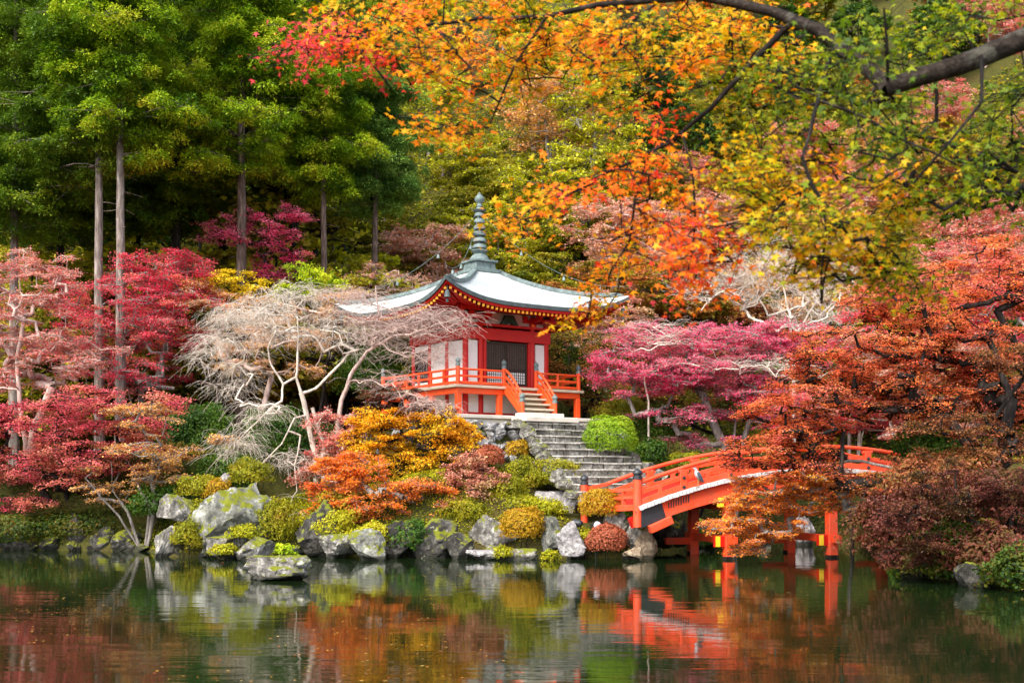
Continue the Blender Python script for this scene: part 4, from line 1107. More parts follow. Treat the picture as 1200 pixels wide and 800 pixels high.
tree('small orange-olive maple with leaning pale stems at the shore', (168, 44.9), [(170, 490, 50, 22), (150, 540, 70, 24), (200, 530, 40, 16), (230, 515, 45, 6, 3), (140, 575, 60, 14), (185, 560, 40, 14)], 9, 45.0, 'peach', 44,
     stems=[P((140, 605, 44.8), (118, 582, 44.7), (100, 560, 44.8)), P((150, 600, 44.9), (132, 575, 44.9), (130, 540, 45)), P((176, 595, 45), (165, 575, 45), (150, 540, 45)), P((182, 590, 45.1), (178, 560, 45), (205, 525, 45)), P((190, 590, 45.2), (188, 560, 45.2))],
     bark_='bark_grey', pr=.6, flat=.15, leaves=16, tip=.008, padvar=.3)
tree('deep crimson maple among the cypress trunks above the yellow shrub', (310, 58), [(300, 270, 62, 26), (330, 300, 30, 26), (262, 275, 34, 20), (310, 320, 26, 14), (345, 250, 24, 14)], 10, 57.6, 'magenta', 45, stems=[P((315, 360, 57.8), (310, 300, 57.6))], bark_='bark_dark', pr=.8, flat=.16)
tree('yellow-leaved shrubby tree in front of the deep crimson maple', (268, 54.5), [(268, 328, 44, 15), (255, 345, 30, 10), (300, 345, 30, 12)], 16, 54.2, 'yellow', 46, bark_='bark_dark', pr=.55, tilt=.8, name='small_tree')
tree('bright lime green leafy tree above the temple-side cherry', (366, 54.5), [(366, 326, 36, 20), (350, 342, 26, 14), (388, 340, 24, 14)], 20, 54.0, 'lime', 47, bark_='bark_dark', pr=.5, flat=.4, tilt=.9, name='small_tree')
tree('peach-orange maple behind the bare weeping cherry', (300, 53), [(275, 365, 60, 26), (350, 380, 80, 26), (240, 345, 34, 18), (300, 400, 90, 20), (400, 360, 40, 22), (330, 430, 60, 12), (270, 430, 50, 10)], 8, 52.8, 'peach', 48, bark_='bark_pink', pr=.75, flat=.2, leaves=15, tip=.007)
tree('pinkish sparse maple behind the temple roof corner', (440, 58.5), [(445, 325, 50, 20), (420, 345, 40, 14), (475, 335, 34, 14)], 10, 58.2, 'salmon', 49, bark_='bark_pink', pr=.8, leaves=14, tip=.008)
# bare weeping cherries: pale stems, arching limbs, fine hanging twigs
def weeping(lab, base, stems, ells, Y, seed, twigs, hang, bk='bark_pale', per=11, tip=.0027, sidebias=0.):
    g = np.random.default_rng(seed); root = gnd(*base); sk = Skel(root-np.array([0, 0, .2]))
    for s in stems:
        pts, r0, r1 = s; i = sk.nearest(pts[0], 0) if len(sk.p) > 1 else 0
        sk.poly(i, pts, r0, r1, .25, .06, g)
    for p in sorted(pads_from(ells, per, Y, g, .9), key=lambda q: np.linalg.norm(q-root)):
        i = sk.nearest(p, .4); k0 = len(sk.p); sk.path(i, p, .35, .16, .16, g); k1 = len(sk.p)
        for _ in range(twigs):
            a = int(g.integers(k0, k1)); az = g.uniform(0, 6.28); r = g.uniform(.25, .9)
            e = sk.path(a, sk.p[a]+np.array([math.cos(az)*r, math.sin(az)*r, g.uniform(-.1, .3)-hang*g.uniform(.1, .6)]), .22, .16, .12, g)
            for _ in range(2):
                az2 = az+g.normal(0, .7); r2 = g.uniform(.15, .5); sk.path(e-int(g.integers(0, 2)), sk.p[e]+np.array([math.cos(az2)*r2, math.sin(az2)*r2, g.uniform(-.1, .15)-hang*g.uniform(.2, 1.)]), .25, .12, .04, g)
    o = empty('bare_tree', tuple(root)); tag(o, lab, 'tree')
    P0, P1, R0, R1 = sk.segs(tip, 2.6); big = np.maximum(R0, R1) > .028
    link('trunk', tubes_mesh('trunk', P0[big]-root, P1[big]-root, R0[big], R1[big], M[bk]), o)
    link('twigs', tubes_mesh('twigs', P0[~big]-root, P1[~big]-root, R0[~big], R1[~big], M[bk]), o)
    return o
weeping('bare weeping cherry with twin pale stems and drooping white twigs above the wedge-shaped boulder', (376, 46.3),
        [(P((372, 574, 46.3), (369, 530, 46.3), (358, 480, 46.2), (353, 461, 46.1)), .125, .09), (P((384, 560, 46.5), (380, 520, 46.5), (366, 478, 46.3)), .10, .07),
         (P((347, 442, 46.0), (349, 405, 46.0), (349, 372, 46.0)), .06, .02), (P((332, 450, 45.9), (318, 428, 45.8), (314, 408, 45.7), (325, 385, 45.6)), .05, .02),
         (P((330, 470, 45.6), (305, 490, 45.2), (280, 515, 44.9), (262, 540, 44.8)), .042, .012), (P((345, 490, 45.6), (330, 520, 45.2), (305, 545, 44.9), (300, 570, 44.8)), .04, .012),
         (P((352, 510, 45.5), (345, 545, 45.2), (348, 575, 45.0)), .045, .015), (P((370, 455, 46.4), (395, 430, 46.6), (412, 410, 46.8)), .05, .02)],
        [(310, 350, 60, 14, 16), (350, 340, 40, 12, 8), (275, 362, 34, 14, 8), (290, 385, 62, 26, 26), (350, 372, 60, 24, 22), (258, 410, 40, 22, 16), (400, 392, 46, 26, 14), (275, 440, 40, 18, 12), (310, 480, 40, 14, 9, -.8), (285, 505, 32, 18, 10, -1.2), (270, 525, 22, 14, 6, -1.4), (335, 540, 26, 26, 6, -1.2), (350, 600, 20, 22, 6, -1.6)], 46.0, 51, 10, .55)
weeping('pale bare cherry whose pinkish twigs reach over the temple railing', (398, 46.8),
        [(P((398, 560, 46.8), (396, 500, 46.8), (400, 469, 46.7), (411, 439, 46.5), (430, 412, 46.2), (460, 394, 45.7)), .12, .05), (P((436, 400, 46.1), (444, 368, 46.0), (440, 335, 46.0)), .06, .02),
         (P((480, 392, 45.2), (510, 380, 44.6), (540, 372, 44.2)), .045, .012), (P((455, 410, 45.8), (480, 420, 45.2)), .04, .015)],
        [(440, 350, 46, 26, 12), (415, 350, 44, 20, 14), (450, 372, 44, 16, 12), (480, 375, 46, 20, 20, -.8), (520, 380, 34, 22, 13, -1.6), (540, 385, 26, 18, 4, -2), (500, 410, 34, 18, 14, -1.2), (440, 390, 34, 20, 10), (450, 450, 34, 18, 8, -.8), (500, 470, 46, 14, 9, -1.6)], 46.2, 52, 10, .35, 'bark_pink')
tree('golden-yellow maple below the temple veranda', (478, 44.6), [(440, 505, 38, 24), (500, 495, 36, 18), (515, 525, 34, 22), (465, 535, 50, 22), (425, 530, 24, 18), (545, 505, 16, 18), (428, 492, 26, 14), (525, 500, 28, 16), (556, 522, 16, 14), (455, 488, 30, 12)], 17, 44.8, 'golden', 53, stems=[P((474, 590, 44.5), (468, 550, 44.6)), P((482, 590, 44.6), (500, 540, 44.6))], bark_='bark_dark', pr=.5, flat=.25, tilt=.8)
tree('salmon-orange maple leaning over the dark shore boulders', (481, 42.9), [(440, 572, 52, 16), (400, 560, 34, 20), (480, 575, 46, 16), (455, 595, 60, 14), (500, 600, 40, 12), (410, 590, 40, 12), (430, 548, 40, 14), (520, 622, 22, 12), (385, 588, 34, 10), (425, 606, 34, 9), (475, 614, 36, 8), (540, 618, 20, 10), (365, 572, 24, 9), (388, 545, 26, 14), (412, 535, 20, 12), (505, 575, 34, 14), (535, 590, 22, 10), (360, 592, 22, 8)], 17, 43.0, 'orange', 54,
     stems=[[px(472, 606, 42.7), px(458, 592, 42.7), px(440, 575, 42.9)], P((478, 600, 42.9), (495, 580, 42.9))], bark_='bark_grey', pr=.5, flat=.18)
tree('rusty little maple with a thin forked trunk beside the brown azalea', (556, 43.2), [(545, 560, 36, 24), (570, 575, 30, 18), (530, 585, 26, 16), (555, 545, 26, 14), (575, 555, 18, 14)], 15, 43.0, 'salmon', 55, stems=[P((548, 612, 43), (546, 585, 43), (540, 560, 43)), P((550, 610, 43), (562, 580, 43))], bark_='bark_dark', pr=.45, flat=.25)
tree('salmon-pink weeping maple in front of the cherry stems', (392, 45.6), [(396, 515, 26, 26), (380, 545, 30, 16), (410, 545, 20, 20), (352, 560, 16, 8, 3), (385, 490, 26, 10), (405, 500, 22, 18), (375, 525, 18, 22), (398, 560, 26, 14)], 16, 45.4, 'dusty', 56, bark_='bark_pale', pr=.45, flat=.4, droop=.5, leaves=16, tint0=.5)
tree('low purplish-crimson maple hugging the temple veranda', (465, 46.2), [(455, 462, 40, 10), (490, 478, 34, 9), (515, 488, 24, 8), (435, 478, 26, 8)], 22, 45.8, 'maroon', 57, bark_='bark_grey', pr=.5, flat=.18, tint0=.4)
tree('magenta-pink maple with pale grey trunk behind the bridge', (858, 49.5), [(765, 398, 54, 22), (800, 425, 80, 26), (850, 405, 90, 30), (905, 395, 60, 28), (755, 450, 60, 14), (800, 484, 70, 10), (830, 515, 44, 9), (725, 437, 36, 18), (880, 445, 60, 22), (930, 420, 40, 26), (880, 490, 40, 10), (840, 450, 70, 20), (780, 440, 60, 16), (700, 420, 24, 14)], 11, 49.2, 'magenta', 58,
     stems=[P((860, 530, 49.4), (862, 490, 49.4), (858, 440, 49.3)), P((852, 530, 49.5), (838, 500, 49.5), (825, 465, 49.4)), P((868, 530, 49.3), (885, 470, 49.2))], bark_='bark_grey', pr=.9, flat=.13, tip=.008)
weeping('tall bare pale tree rising above the magenta maple', (930, 54.5), [(P((930, 430, 54.5), (925, 370, 54.5), (915, 320, 54.5)), .09, .03), (P((940, 380, 54.5), (965, 340, 54.5), (975, 300, 54.4)), .06, .02), (P((900, 370, 54.3), (880, 330, 54.3)), .06, .025), (P((960, 370, 54.4), (1000, 335, 54.4)), .06, .02)],
        [(935, 310, 56, 32, 24), (880, 325, 44, 30, 18), (990, 330, 40, 32, 18), (940, 362, 80, 24, 20), (835, 352, 44, 22, 14), (950, 395, 60, 14, 8)], 53.0, 59, 10, -.5, 'bark_pale', tip=.0042)
weeping('bare whitish branching shrub tangled in the magenta maple', (760, 48.6), [(P((760, 470, 48.6), (752, 420, 48.4)), .035, .015)], [(760, 400, 50, 26, 12), (800, 400, 50, 24, 10), (890, 435, 70, 16, 14, -.8), (930, 440, 60, 14, 10, -1)], 48.2, 60, 6, -.05, 'bark_pale', tip=.0034)
tree('large rust-red maple spreading over the bridge from the shaded bank', (1168, 33.6), [(955, 465, 80, 30), (1030, 400, 110, 40), (1130, 400, 80, 40), (950, 505, 50, 20), (1090, 470, 90, 30), (920, 520, 50, 22), (1060, 355, 80, 24), (1170, 450, 60, 40), (900, 480, 40, 16), (905, 530, 50, 22), (945, 550, 50, 14), (950, 530, 36, 18), (935, 505, 45, 20), (985, 560, 36, 10), (870, 545, 30, 14), (1060, 430, 90, 40), (980, 440, 60, 30)], 9, 36.2, 'rust', 61,
     stems=[P((1165, 600, 33.8), (1150, 540, 34.2), (1110, 490, 34.8), (1060, 450, 35.2)), P((1170, 560, 33.9), (1185, 470, 34.4), (1160, 400, 35))], bark_='bark_dark', pr=.62, flat=.13, tip=.008, size=.058, leaves=20, padvar=.4)
tree('scarlet-orange maple high above the shaded bank', (1225, 35.5), [(1110, 330, 90, 26), (1170, 300, 70, 28), (1080, 365, 60, 18), (1190, 350, 50, 24), (1140, 435, 50, 16), (1190, 495, 40, 14), (1020, 345, 40, 12)], 8, 37.5, 'rust', 62, stems=[P((1220, 520, 35.8), (1200, 420, 36.5), (1160, 350, 37))], bark_='bark_dark', pr=.7, flat=.13, tint0=.7, size=.065)
tree('golden-orange maple drooping in front of the bridge', (1120, 34.5), [(880, 590, 44, 26), (875, 625, 38, 26), (940, 560, 60, 18), (910, 605, 40, 22), (1000, 560, 50, 14), (960, 590, 30, 12), (1020, 592, 40, 10), (850, 610, 20, 24), (960, 545, 36, 12), (920, 575, 44, 14), (955, 570, 40, 12), (880, 560, 30, 14), (985, 575, 30, 12)], 15, 36.6, 'orange', 63,
     stems=[P((1110, 590, 34.8), (1070, 555, 35.4), (1010, 540, 36.2), (950, 545, 36.6))], bark_='bark_grey', pr=.42, flat=.16, size=.055, tint0=.6, droop=.3)
tree('brownish red maple twigs drooping from the shaded bank', (1190, 32), [(1120, 540, 80, 22), (1060, 570, 60, 20), (1180, 520, 50, 26), (1100, 600, 70, 22), (1040, 610, 40, 18), (1180, 420, 40, 30), (1120, 500, 60, 18)], 9, 33.2, 'brown', 64, stems=[P((1180, 560, 32.2), (1130, 560, 32.8))], bark_='bark_dark', pr=.5, flat=.2, size=.055, leaves=20, tip=.007)
tree('crimson low maple between the bridge and the magenta maple', (1000, 46), [(960, 500, 50, 14), (1010, 480, 60, 18), (930, 470, 50, 14), (1060, 500, 50, 16)], 10, 46.5, 'crimson', 65, bark_='bark_grey', pr=.7, flat=.15)
tree('pinkish orange maple behind the far end of the bridge', (1110, 45), [(1030, 470, 70, 30), (1110, 450, 80, 40), (1180, 430, 70, 40), (1060, 410, 70, 26), (1200, 500, 60, 30), (1090, 505, 60, 14)], 9, 45.0, 'salmon', 71, bark_='bark_grey', pr=.8, flat=.16, tint0=.35)
tree('deep red maple behind the scarlet bank maple', (1240, 47), [(1180, 350, 80, 30), (1090, 350, 70, 26), (1240, 420, 60, 50), (1130, 390, 70, 24), (1010, 390, 60, 24)], 9, 47.5, 'crimson', 72, bark_='bark_grey', pr=.8, flat=.16)
tree('maroon maple with fine dark twigs hanging down to the shaded water', (1185, 30.5), [(1120, 560, 70, 24), (1160, 600, 70, 30), (1080, 600, 60, 22), (1110, 640, 60, 22), (1170, 650, 50, 26), (1060, 640, 36, 14), (1195, 560, 40, 30)], 8, 30.6, 'maroon', 73, stems=[P((1185, 600, 30.5), (1150, 570, 30.6))], bark_='bark_dark', pr=.42, flat=.3, size=.05, tip=.005, droop=.5, leaves=22)
tree('green and amber tree behind the temple and its wind bell', (685, 56), [(680, 410, 50, 34), (720, 440, 40, 24), (650, 445, 34, 28), (700, 470, 50, 16)], 10, 55.8, 'olivered', 66, bark_='bark_dark', pr=.8, flat=.3)
tree('dark evergreen tree right behind the temple hall', (660, 57.5), [(655, 410, 34, 36), (690, 440, 40, 30)], 13, 57.3, 'deepgreen', 67, bark_='bark_dark', pr=.7, flat=.4, name='evergreen_tree')
tree('low green maple under the magenta maple', (805, 52), [(770, 475, 60, 14), (820, 470, 60, 18), (740, 490, 40, 10), (860, 500, 40, 12)], 9, 51.8, 'olive', 68, bark_='bark_dark', pr=.8, flat=.15)

# ------------------------------------------------------------------ tall cypresses
def con(lab, x, Y, H, z0, rad, palette, seed, **kw):
    g = np.random.default_rng(seed); return conifer('cypress_tree', lab, gnd(x, Y), H, z0, rad, palette, g, seed=seed, group='tall cypresses behind the red maples', **kw)
c1 = con('tall cypress with pale bare trunk, nearer of the close pair behind the crimson maple', 141, 52.5, 28, 13.6, 3.0, 'conifer', 71, r0=.26, nb=60)
c2 = con('tall cypress with greyish trunk, farther of the close pair behind the crimson maple', 117, 53.6, 28, 13.2, 3.2, 'conifer_dark', 72, r0=.26, nb=60)
c3 = con('bright sunlit cypress with brown trunk above the deep crimson maple', 284, 57, 26, 13.6, 3.7, 'conifer', 73, r0=.34, nb=64, bark_='bark_red')
c4 = con('slender cypress whose bare trunk stands nearest the temple', 379, 59.5, 25, 12.6, 2.4, 'conifer', 74, r0=.22, nb=44, bark_='bark_red')
c5 = con('bluish green rounded cypress standing alone above the temple-side slope', 440, 63, 21, 11.8, 2.5, 'conifer_blue', 75, r0=.26, nb=52, bark_='bark_red')
c6 = con('dark full-crowned cypress at the edge of the photo behind the dusty pink maple', 16, 57, 28, 11.6, 3.8, 'conifer_dark', 76, r0=.28, nb=78)
for lab, src, x, Y, rz, sc, ss, pl in (
    ('dark cypress between the photo edge and the paired trunks', c6, 72, 61, 2.9, 1.05, 1.05, 'conifer_dark'),
    ('dark cypress filling the gap between the paired trunks and the sunlit cypress', c6, 205, 61, 4.4, 1., 1.0, 'conifer_dark'), ('cypress with a thin trunk just behind the sunlit one', c3, 345, 63, 2.2, .9, 1.05, 'conifer'),
    ('cypress seen over the tops behind the paired trunks', c6, 160, 66, 3.3, 1., 1.1, 'conifer'), ('cypress at the far back beside the bluish rounded one', c6, 400, 72, 5.1, 1., 1.0, 'conifer_dark'),
    ('far cypress behind the sunlit one, mid dark green', c6, 262, 68, .6, 1.05, 1.1, 'conifer_dark'), ('far dark cypress over the photo edge', c6, 30, 69, 5.5, 1.1, 1.15, 'conifer_dark'),
    ('far cypress between the edge cypress and the paired trunks', c6, 100, 73, 1.9, 1.1, 1.2, 'conifer'), ('farthest cypress over the slender one, mid green', c6, 330, 76, 1.1, 1.05, 1.15, 'conifer_dark')):
    copy_tree(src, tuple(gnd(x, Y)), rz, (sc, ss), lab, 'tree', 'tall cypresses behind the red maples', {'crown': L_[pl], 'trunk': M['bark_dark']})

# ------------------------------------------------------------------ hillside wood: every tree its own object, copies of a few crowns
def proto(kind, seed):
    g = np.random.default_rng(seed); q = []
    if kind == 'maple':       # layered, spreading
        for _ in range(60):
            az = g.uniform(0, 6.28); rr = 3.0*math.sqrt(g.uniform(0, 1)); zt = 5.6-.16*rr*rr; q.append(np.array([math.cos(az)*rr, math.sin(az)*rr, g.uniform(1.6+.2*rr, zt)]))
        return broadleaf('hill_tree', 'x y z w', 'tree', (0, 0, 0), q, 'olive', g, 'bark_dark', pr=.95, flat=.14, twigs=15, leaves=20, size=.13, tip=.008, seed=seed, stems=[[(.2, 0, 1.4), (.7, .3, 3)], [(-.1, .1, 1.3), (-.8, -.2, 2.8)]])
    if kind == 'sparse':      # pale twigs showing between few leaves
        for _ in range(56):
            az = g.uniform(0, 6.28); rr = 2.9*math.sqrt(g.uniform(0, 1)); q.append(np.array([math.cos(az)*rr, math.sin(az)*rr, g.uniform(2+.3*rr, 6.4-.2*rr*rr)]))
        return broadleaf('hill_tree', 'x y z w', 'tree', (0, 0, 0), q, 'salmon', g, 'bark_grey', pr=.9, flat=.3, twigs=15, leaves=13, size=.12, tip=.0065, seed=seed, stems=[[(.2, 0, 1.6), (.6, .3, 3.6)], [(-.2, .1, 1.5), (-.7, -.2, 3.4)], [(0, .3, 1.8), (.1, .6, 4)]])
    if kind == 'round':       # dense broadleaf dome
        for _ in range(80):
            v = unit(g.normal(size=3)); v[2] = abs(v[2])*1.05-.25; q.append(np.array([0, 0, 3.2])+v*np.array([2.7, 2.7, 3.0])*g.uniform(.6, 1)**.5)
        return broadleaf('hill_tree', 'x y z w', 'tree', (0, 0, 0), q, 'deepgreen', g, 'bark_dark', pr=.7, flat=.5, twigs=12, leaves=15, size=.13, tip=.01, tilt=.8, seed=seed, stems=[[(0, 0, 2.4)]])
    if kind == 'upright':     # twiggy ascending birch-like
        for _ in range(60):
            az = g.uniform(0, 6.28); zz = g.uniform(2, 8.2); rr = (2.2-.18*abs(zz-5))*math.sqrt(g.uniform(0, 1)); q.append(np.array([math.cos(az)*rr, math.sin(az)*rr, zz]))
        return broadleaf('hill_tree', 'x y z w', 'tree', (0, 0, 0), q, 'yellowgreen', g, 'bark_grey', pr=.75, flat=.5, twigs=13, leaves=14, size=.13, tip=.008, tilt=.8, seed=seed, stems=[[(.1, 0, 3), (.2, .1, 6.5)], [(-.1, 0, 2.2), (-.8, .3, 5)], [(.1, 0, 2), (.9, -.2, 5)]])
PROTO = {kd: [proto(kd, 800+7*i+3*j) for j in range(2)] for i, kd in enumerate(('maple', 'sparse', 'round', 'upright'))}
PROTO_USED = set()
DESC = {'olive': ('olive green', 'maple'), 'olivered': ('green and amber', 'maple'), 'salmon': ('salmon pink', 'maple'), 'dusty': ('dusty pink', 'maple'), 'yellowgreen': ('yellow-green', 'tree'),
        'deepgreen': ('dark evergreen', 'tree'), 'crimson': ('crimson', 'maple'), 'magenta': ('magenta', 'maple'), 'peach': ('peach-brown', 'maple'), 'rust': ('rust-orange', 'maple'), 'conifer_dark': ('dark green', 'tree'), 'brown': ('brown', 'tree'), 'golden': ('golden', 'maple'), 'lime': ('bright green', 'tree')}
def choose(x, y, g):
    if x < 720 and 190 < y < 262 and x >= 480: return ('maple', 'olive') if g.random() < .6 else ('maple', 'yellowgreen')
    u = g.random()
    def pick(*a):
        t = 0
        for wt, kd, pl in a:
            t += wt
            if u < t: return kd, pl
        return a[-1][1:]
    if x < 400 and y < 240: return pick((.6, 'round', 'deepgreen'), (.3, 'maple', 'olive'), (1, 'upright', 'yellowgreen'))
    if x < 400: return pick((.55, 'maple', 'olive'), (.3, 'round', 'deepgreen'), (.1, 'maple', 'olivered'), (1, 'maple', 'golden'))
    if x < 720 and y < 230: return pick((.70, 'upright', 'yellowgreen'), (.15, 'maple', 'yellowgreen'), (.07, 'sparse', 'peach'), (1, 'upright', 'lime'))
    if x < 640 and y < 315: return pick((.6, 'maple', 'olive'), (.36, 'maple', 'yellowgreen'), (1, 'sparse', 'peach'))
    if x < 620: return pick((.66, 'maple', 'olive'), (.26, 'maple', 'yellowgreen'), (.05, 'sparse', 'peach'), (1, 'sparse', 'salmon'))
    if x < 800 and y > 200: return pick((.42, 'sparse', 'salmon'), (.2, 'maple', 'olivered'), (.08, 'sparse', 'dusty'), (1, 'maple', 'olive'))
    if x < 920 and y <= 200: return pick((.4, 'round', 'deepgreen'), (.3, 'maple', 'olive'), (.2, 'upright', 'yellowgreen'), (1, 'maple', 'olivered'))
    if y < 130: return pick((.25, 'sparse', 'dusty'), (.35, 'round', 'deepgreen'), (.25, 'maple', 'olive'), (1, 'maple', 'olivered'))
    return pick((.22, 'sparse', 'dusty'), (.20, 'sparse', 'peach'), (.04, 'maple', 'crimson'), (.14, 'sparse', 'salmon'), (.12, 'maple', 'olive'), (.07, 'maple', 'brown'), (.08, 'maple', 'olivered'), (1, 'round', 'deepgreen'))
SECT = [(-200, 160, 'behind the paired cypress trunks'), (160, 300, 'behind the sunlit cypress'), (300, 400, 'behind the slender cypress'), (400, 490, 'above the temple roof corner'), (490, 570, 'straight behind the temple spire'),
        (570, 660, 'above the temple roof slope'), (660, 750, 'above the sweeping roof tip'), (750, 850, 'above the magenta maple'), (850, 960, 'above the tall bare tree'), (960, 1080, 'above the rust-red bank maple'), (1080, 1500, 'above the scarlet bank maple')]
ORD = ['lowest', 'second', 'third', 'fourth', 'fifth', 'sixth', 'seventh', 'eighth', 'ninth', 'tenth', 'eleventh', 'twelfth', 'thirteenth', 'fourteenth', 'fifteenth', 'sixteenth', 'seventeenth', 'eighteenth', 'nineteenth', 'twentieth']
gh = np.random.default_rng(77); HILL = []
rows = [(60.5, 3.9), (64, 4.2), (68, 4.4), (72.5, 4.8), (77.5, 5.2), (83, 5.6), (89, 6), (96, 6.6), (104, 7.4), (114, 8.2), (125, 8.8), (137, 9.6), (150, 10.5), (164, 11)]
for ri, (Y, gap) in enumerate(rows):
    half = 720*Y/F; n = int(2*half/gap); 
    for i in range(n+1):
        X = -half+gap*(i+.5*(ri % 2))+gh.normal(0, gap*.16); yy = Y+gh.normal(0, .9)
        if ri == 0 and abs(X+1.3) < 5.5: continue
        if yy < 62 and X > 9: yy += 1
        z = ground_z(X, yy); sc = gh.uniform(.8, 1.15)*(.86+.05*ri)
        xp = 600+X/yy*F; yp = HZ-(z+3.6*sc-EYE)/yy*F
        if yp < -80 or (xp < 60 and yp > 330): continue
        HILL.append((xp, yp, X, yy, z, sc))
for Y, gap, sc0 in ((60.5, 3.8, 1.45), (63.5, 4.2, 1.8), (68, 4.6, 2.1)):
    for i in range(int(22/gap)+1):
        X = -Y*.415+gap*(i+.3)+gh.normal(0, .5); 
        if 600+X/Y*F > 400: continue
        z = ground_z(X, Y); sc = sc0*gh.uniform(.88, 1.1); HILL.append((600+X/Y*F, HZ-(z+3.6*sc-EYE)/Y*F, X, Y+gh.normal(0, .6), z, sc))
bysec = {}
for h in HILL:
    for si, (a, c, nm) in enumerate(SECT):
        if a <= h[0] < c: bysec.setdefault(si, []).append(h)
for si, L in bysec.items():
    L.sort(key=lambda h: -h[1]); cnt = {}
    rowsL = []
    for h in L:
        kd, pl = choose(h[0], h[1], gh) if h[5] < 1.25 or h[3] > 73 or h[0] > 400 else [('maple', 'olive'), ('maple', 'yellowgreen'), ('maple', 'olive'), ('upright', 'olive'), ('maple', 'golden')][int(gh.integers(0, 5))]; cnt[pl] = cnt.get(pl, 0)+1; rowsL.append((h, kd, pl, cnt[pl]))
    for h, kd, pl, q in rowsL:
        dn, kn = DESC[pl]; tot = cnt[pl]
        lab = f"{dn} {kn} on the hill {SECT[si][2]}" + ('' if tot == 1 else f", {ORD[min(q-1, 19)]} such upslope" if q > 1 else ', lowest such')
        j = int(gh.integers(0, 2)); src = PROTO[kd][j]
        bk = {'deepgreen': 'bark_dark', 'salmon': 'bark_pink', 'dusty': 'bark_pink', 'peach': 'bark_grey', 'yellowgreen': 'bark_grey'}.get(pl, 'bark_dark' if kd != 'sparse' else 'bark_grey')
        copy_tree(src, (h[2], h[3], h[4]-.1), gh.uniform(0, 6.28), (h[5]*gh.uniform(.92, 1.12), h[5]*gh.uniform(.9, 1.15)), lab, 'tree', 'trees of the autumn hillside', {'crown': L_[pl], 'trunk': M[bk]})
for a in PROTO.values():
    for o in a:
        for c in list(o.children): bpy.data.objects.remove(c)
        bpy.data.objects.remove(o)

# ------------------------------------------------------------------ ground cover
def scatter(name, label, n, box, test, palette, size, g, tilt, lift, kind='stuff', tint0=.5, cat='ground cover', up=False):
    x = g.uniform(box[0], box[1], n); y = g.uniform(box[2], box[3], n); k_ = test(x, y); x, y = x[k_], y[k_]; z = height(x, y)
    Pp = np.stack((x, y, z), 1); Pp[:, 2] += g.uniform(0, lift, len(x)); m = len(x)
    N, D, Sd = frames(m, tilt, g)
    if up: D = unit(g.normal(0, .45, (m, 3))+np.array([0, 0, 1.])); Sd = unit(np.cross(D, g.normal(size=(m, 3))))
    s_ = size*g.uniform(.6, 1.5, m); V, lo, to = kites(Pp, D, Sd, s_*(2.0 if up else 1.2), s_*(.35 if up else .9))
    o = link(name, np_mesh(name, V, lo, to, L_[palette], tint=tint0+.25*wave(Pp, 2.4, 8)+g.normal(0, .15, m))); return tag(o, label, cat, None, kind)
def dland(x, y): return pond_dist(x, y)
scatter('moss', 'bright yellow-green moss carpeting the island slope', 90000, (-13.5, 5, 40, 49), lambda x, y: (dland(x, y) > .12) & (dland(x, y) < 6.5) & ~((np.abs(tloc(x, y)[0]-.1) < 2.6) & (tloc(x, y)[1] < -4) & (dland(x, y) > .8)), 'moss', .055, np.random.default_rng(91), .7, .07)
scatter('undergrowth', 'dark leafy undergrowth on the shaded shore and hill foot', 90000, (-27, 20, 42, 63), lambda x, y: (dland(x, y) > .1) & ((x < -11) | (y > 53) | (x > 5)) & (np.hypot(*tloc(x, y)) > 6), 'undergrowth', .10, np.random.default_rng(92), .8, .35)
scatter('grass', 'dark grass and ferns along the near bank', 60000, (9.5, 18, 22, 44), lambda x, y: (dland(x, y) > -.08) & (x > 9), 'deepgreen', .09, np.random.default_rng(93), .8, .4, up=True)
scatter('hill_undergrowth', 'olive undergrowth covering the hillside between trees', 120000, (-46, 46, 58, 112), lambda x, y: (y > 60), 'olive', .22, np.random.default_rng(94), .7, .4)
g = np.random.default_rng(95); n = 1500
Y_ = g.uniform(14, 40, n); X_ = g.uniform(-.42, .42, n)*Y_; k_ = pond_dist(X_, Y_) < -.2
clump = wave(np.stack((X_, Y_, X_*0), 1), 9, 4) > .25; k_ &= clump
Pp = np.stack((X_, Y_, np.full(n, .006)), 1)[k_]; m = len(Pp); N, D, Sd = frames(m, .04, g); V, lo, to = kites(Pp, D, Sd, g.uniform(.04, .08, m), g.uniform(.03, .06, m))
tag(link('fallen_leaves', np_mesh('fallen_leaves', V, lo, to, L_['litter'], tint=g.uniform(0, 1, m))), 'few small fallen leaves floating on the pond', 'fallen leaves', None, 'stuff')

# ------------------------------------------------------------------ the overhanging maple on the near bank
g = np.random.default_rng(123)
root = np.array([4.7, 6.6, ground_z(4.7, 6.6)]); sk = Skel(root-np.array([0, 0, .2]))
i0 = sk.poly(0, [(4.65, 6.5, 2.2), (4.3, 6.3, 3.6), (3.6, 6.1, 4.35)], .12, .064, .2, .02, g)
i1 = sk.poly(i0, P((1200, 46, 6.0), (1120, 78, 5.95), (1040, 103, 6.0)), .058, .043, .15, .02, g)
i2 = sk.poly(i1, P((1008, 74, 6.15), (960, 36, 6.3), (905, 14, 6.5), (830, -2, 6.8), (740, -20, 7.1)), .040, .020, .15, .02, g)
def br(pts, r0=.016, r1=.005):
    q = P(*pts); return sk.poly(sk.nearest(q[0], 0), q, r0, r1, .12, .02, g)
br([(918, 36, 6.5), (880, 74, 6.5), (832, 128, 6.6), (796, 158, 6.7), (760, 180, 6.8), (745, 230, 6.8), (738, 282, 6.9)], .02, .006)
br([(905, 72, 6.6), (930, 100, 6.5), (955, 112, 6.4)], .01, .005)
br([(975, 60, 6.2), (955, 130, 6.1), (940, 185, 6.0), (952, 218, 6.0), (975, 252, 6.0), (1000, 282, 6.1)], .013, .005)
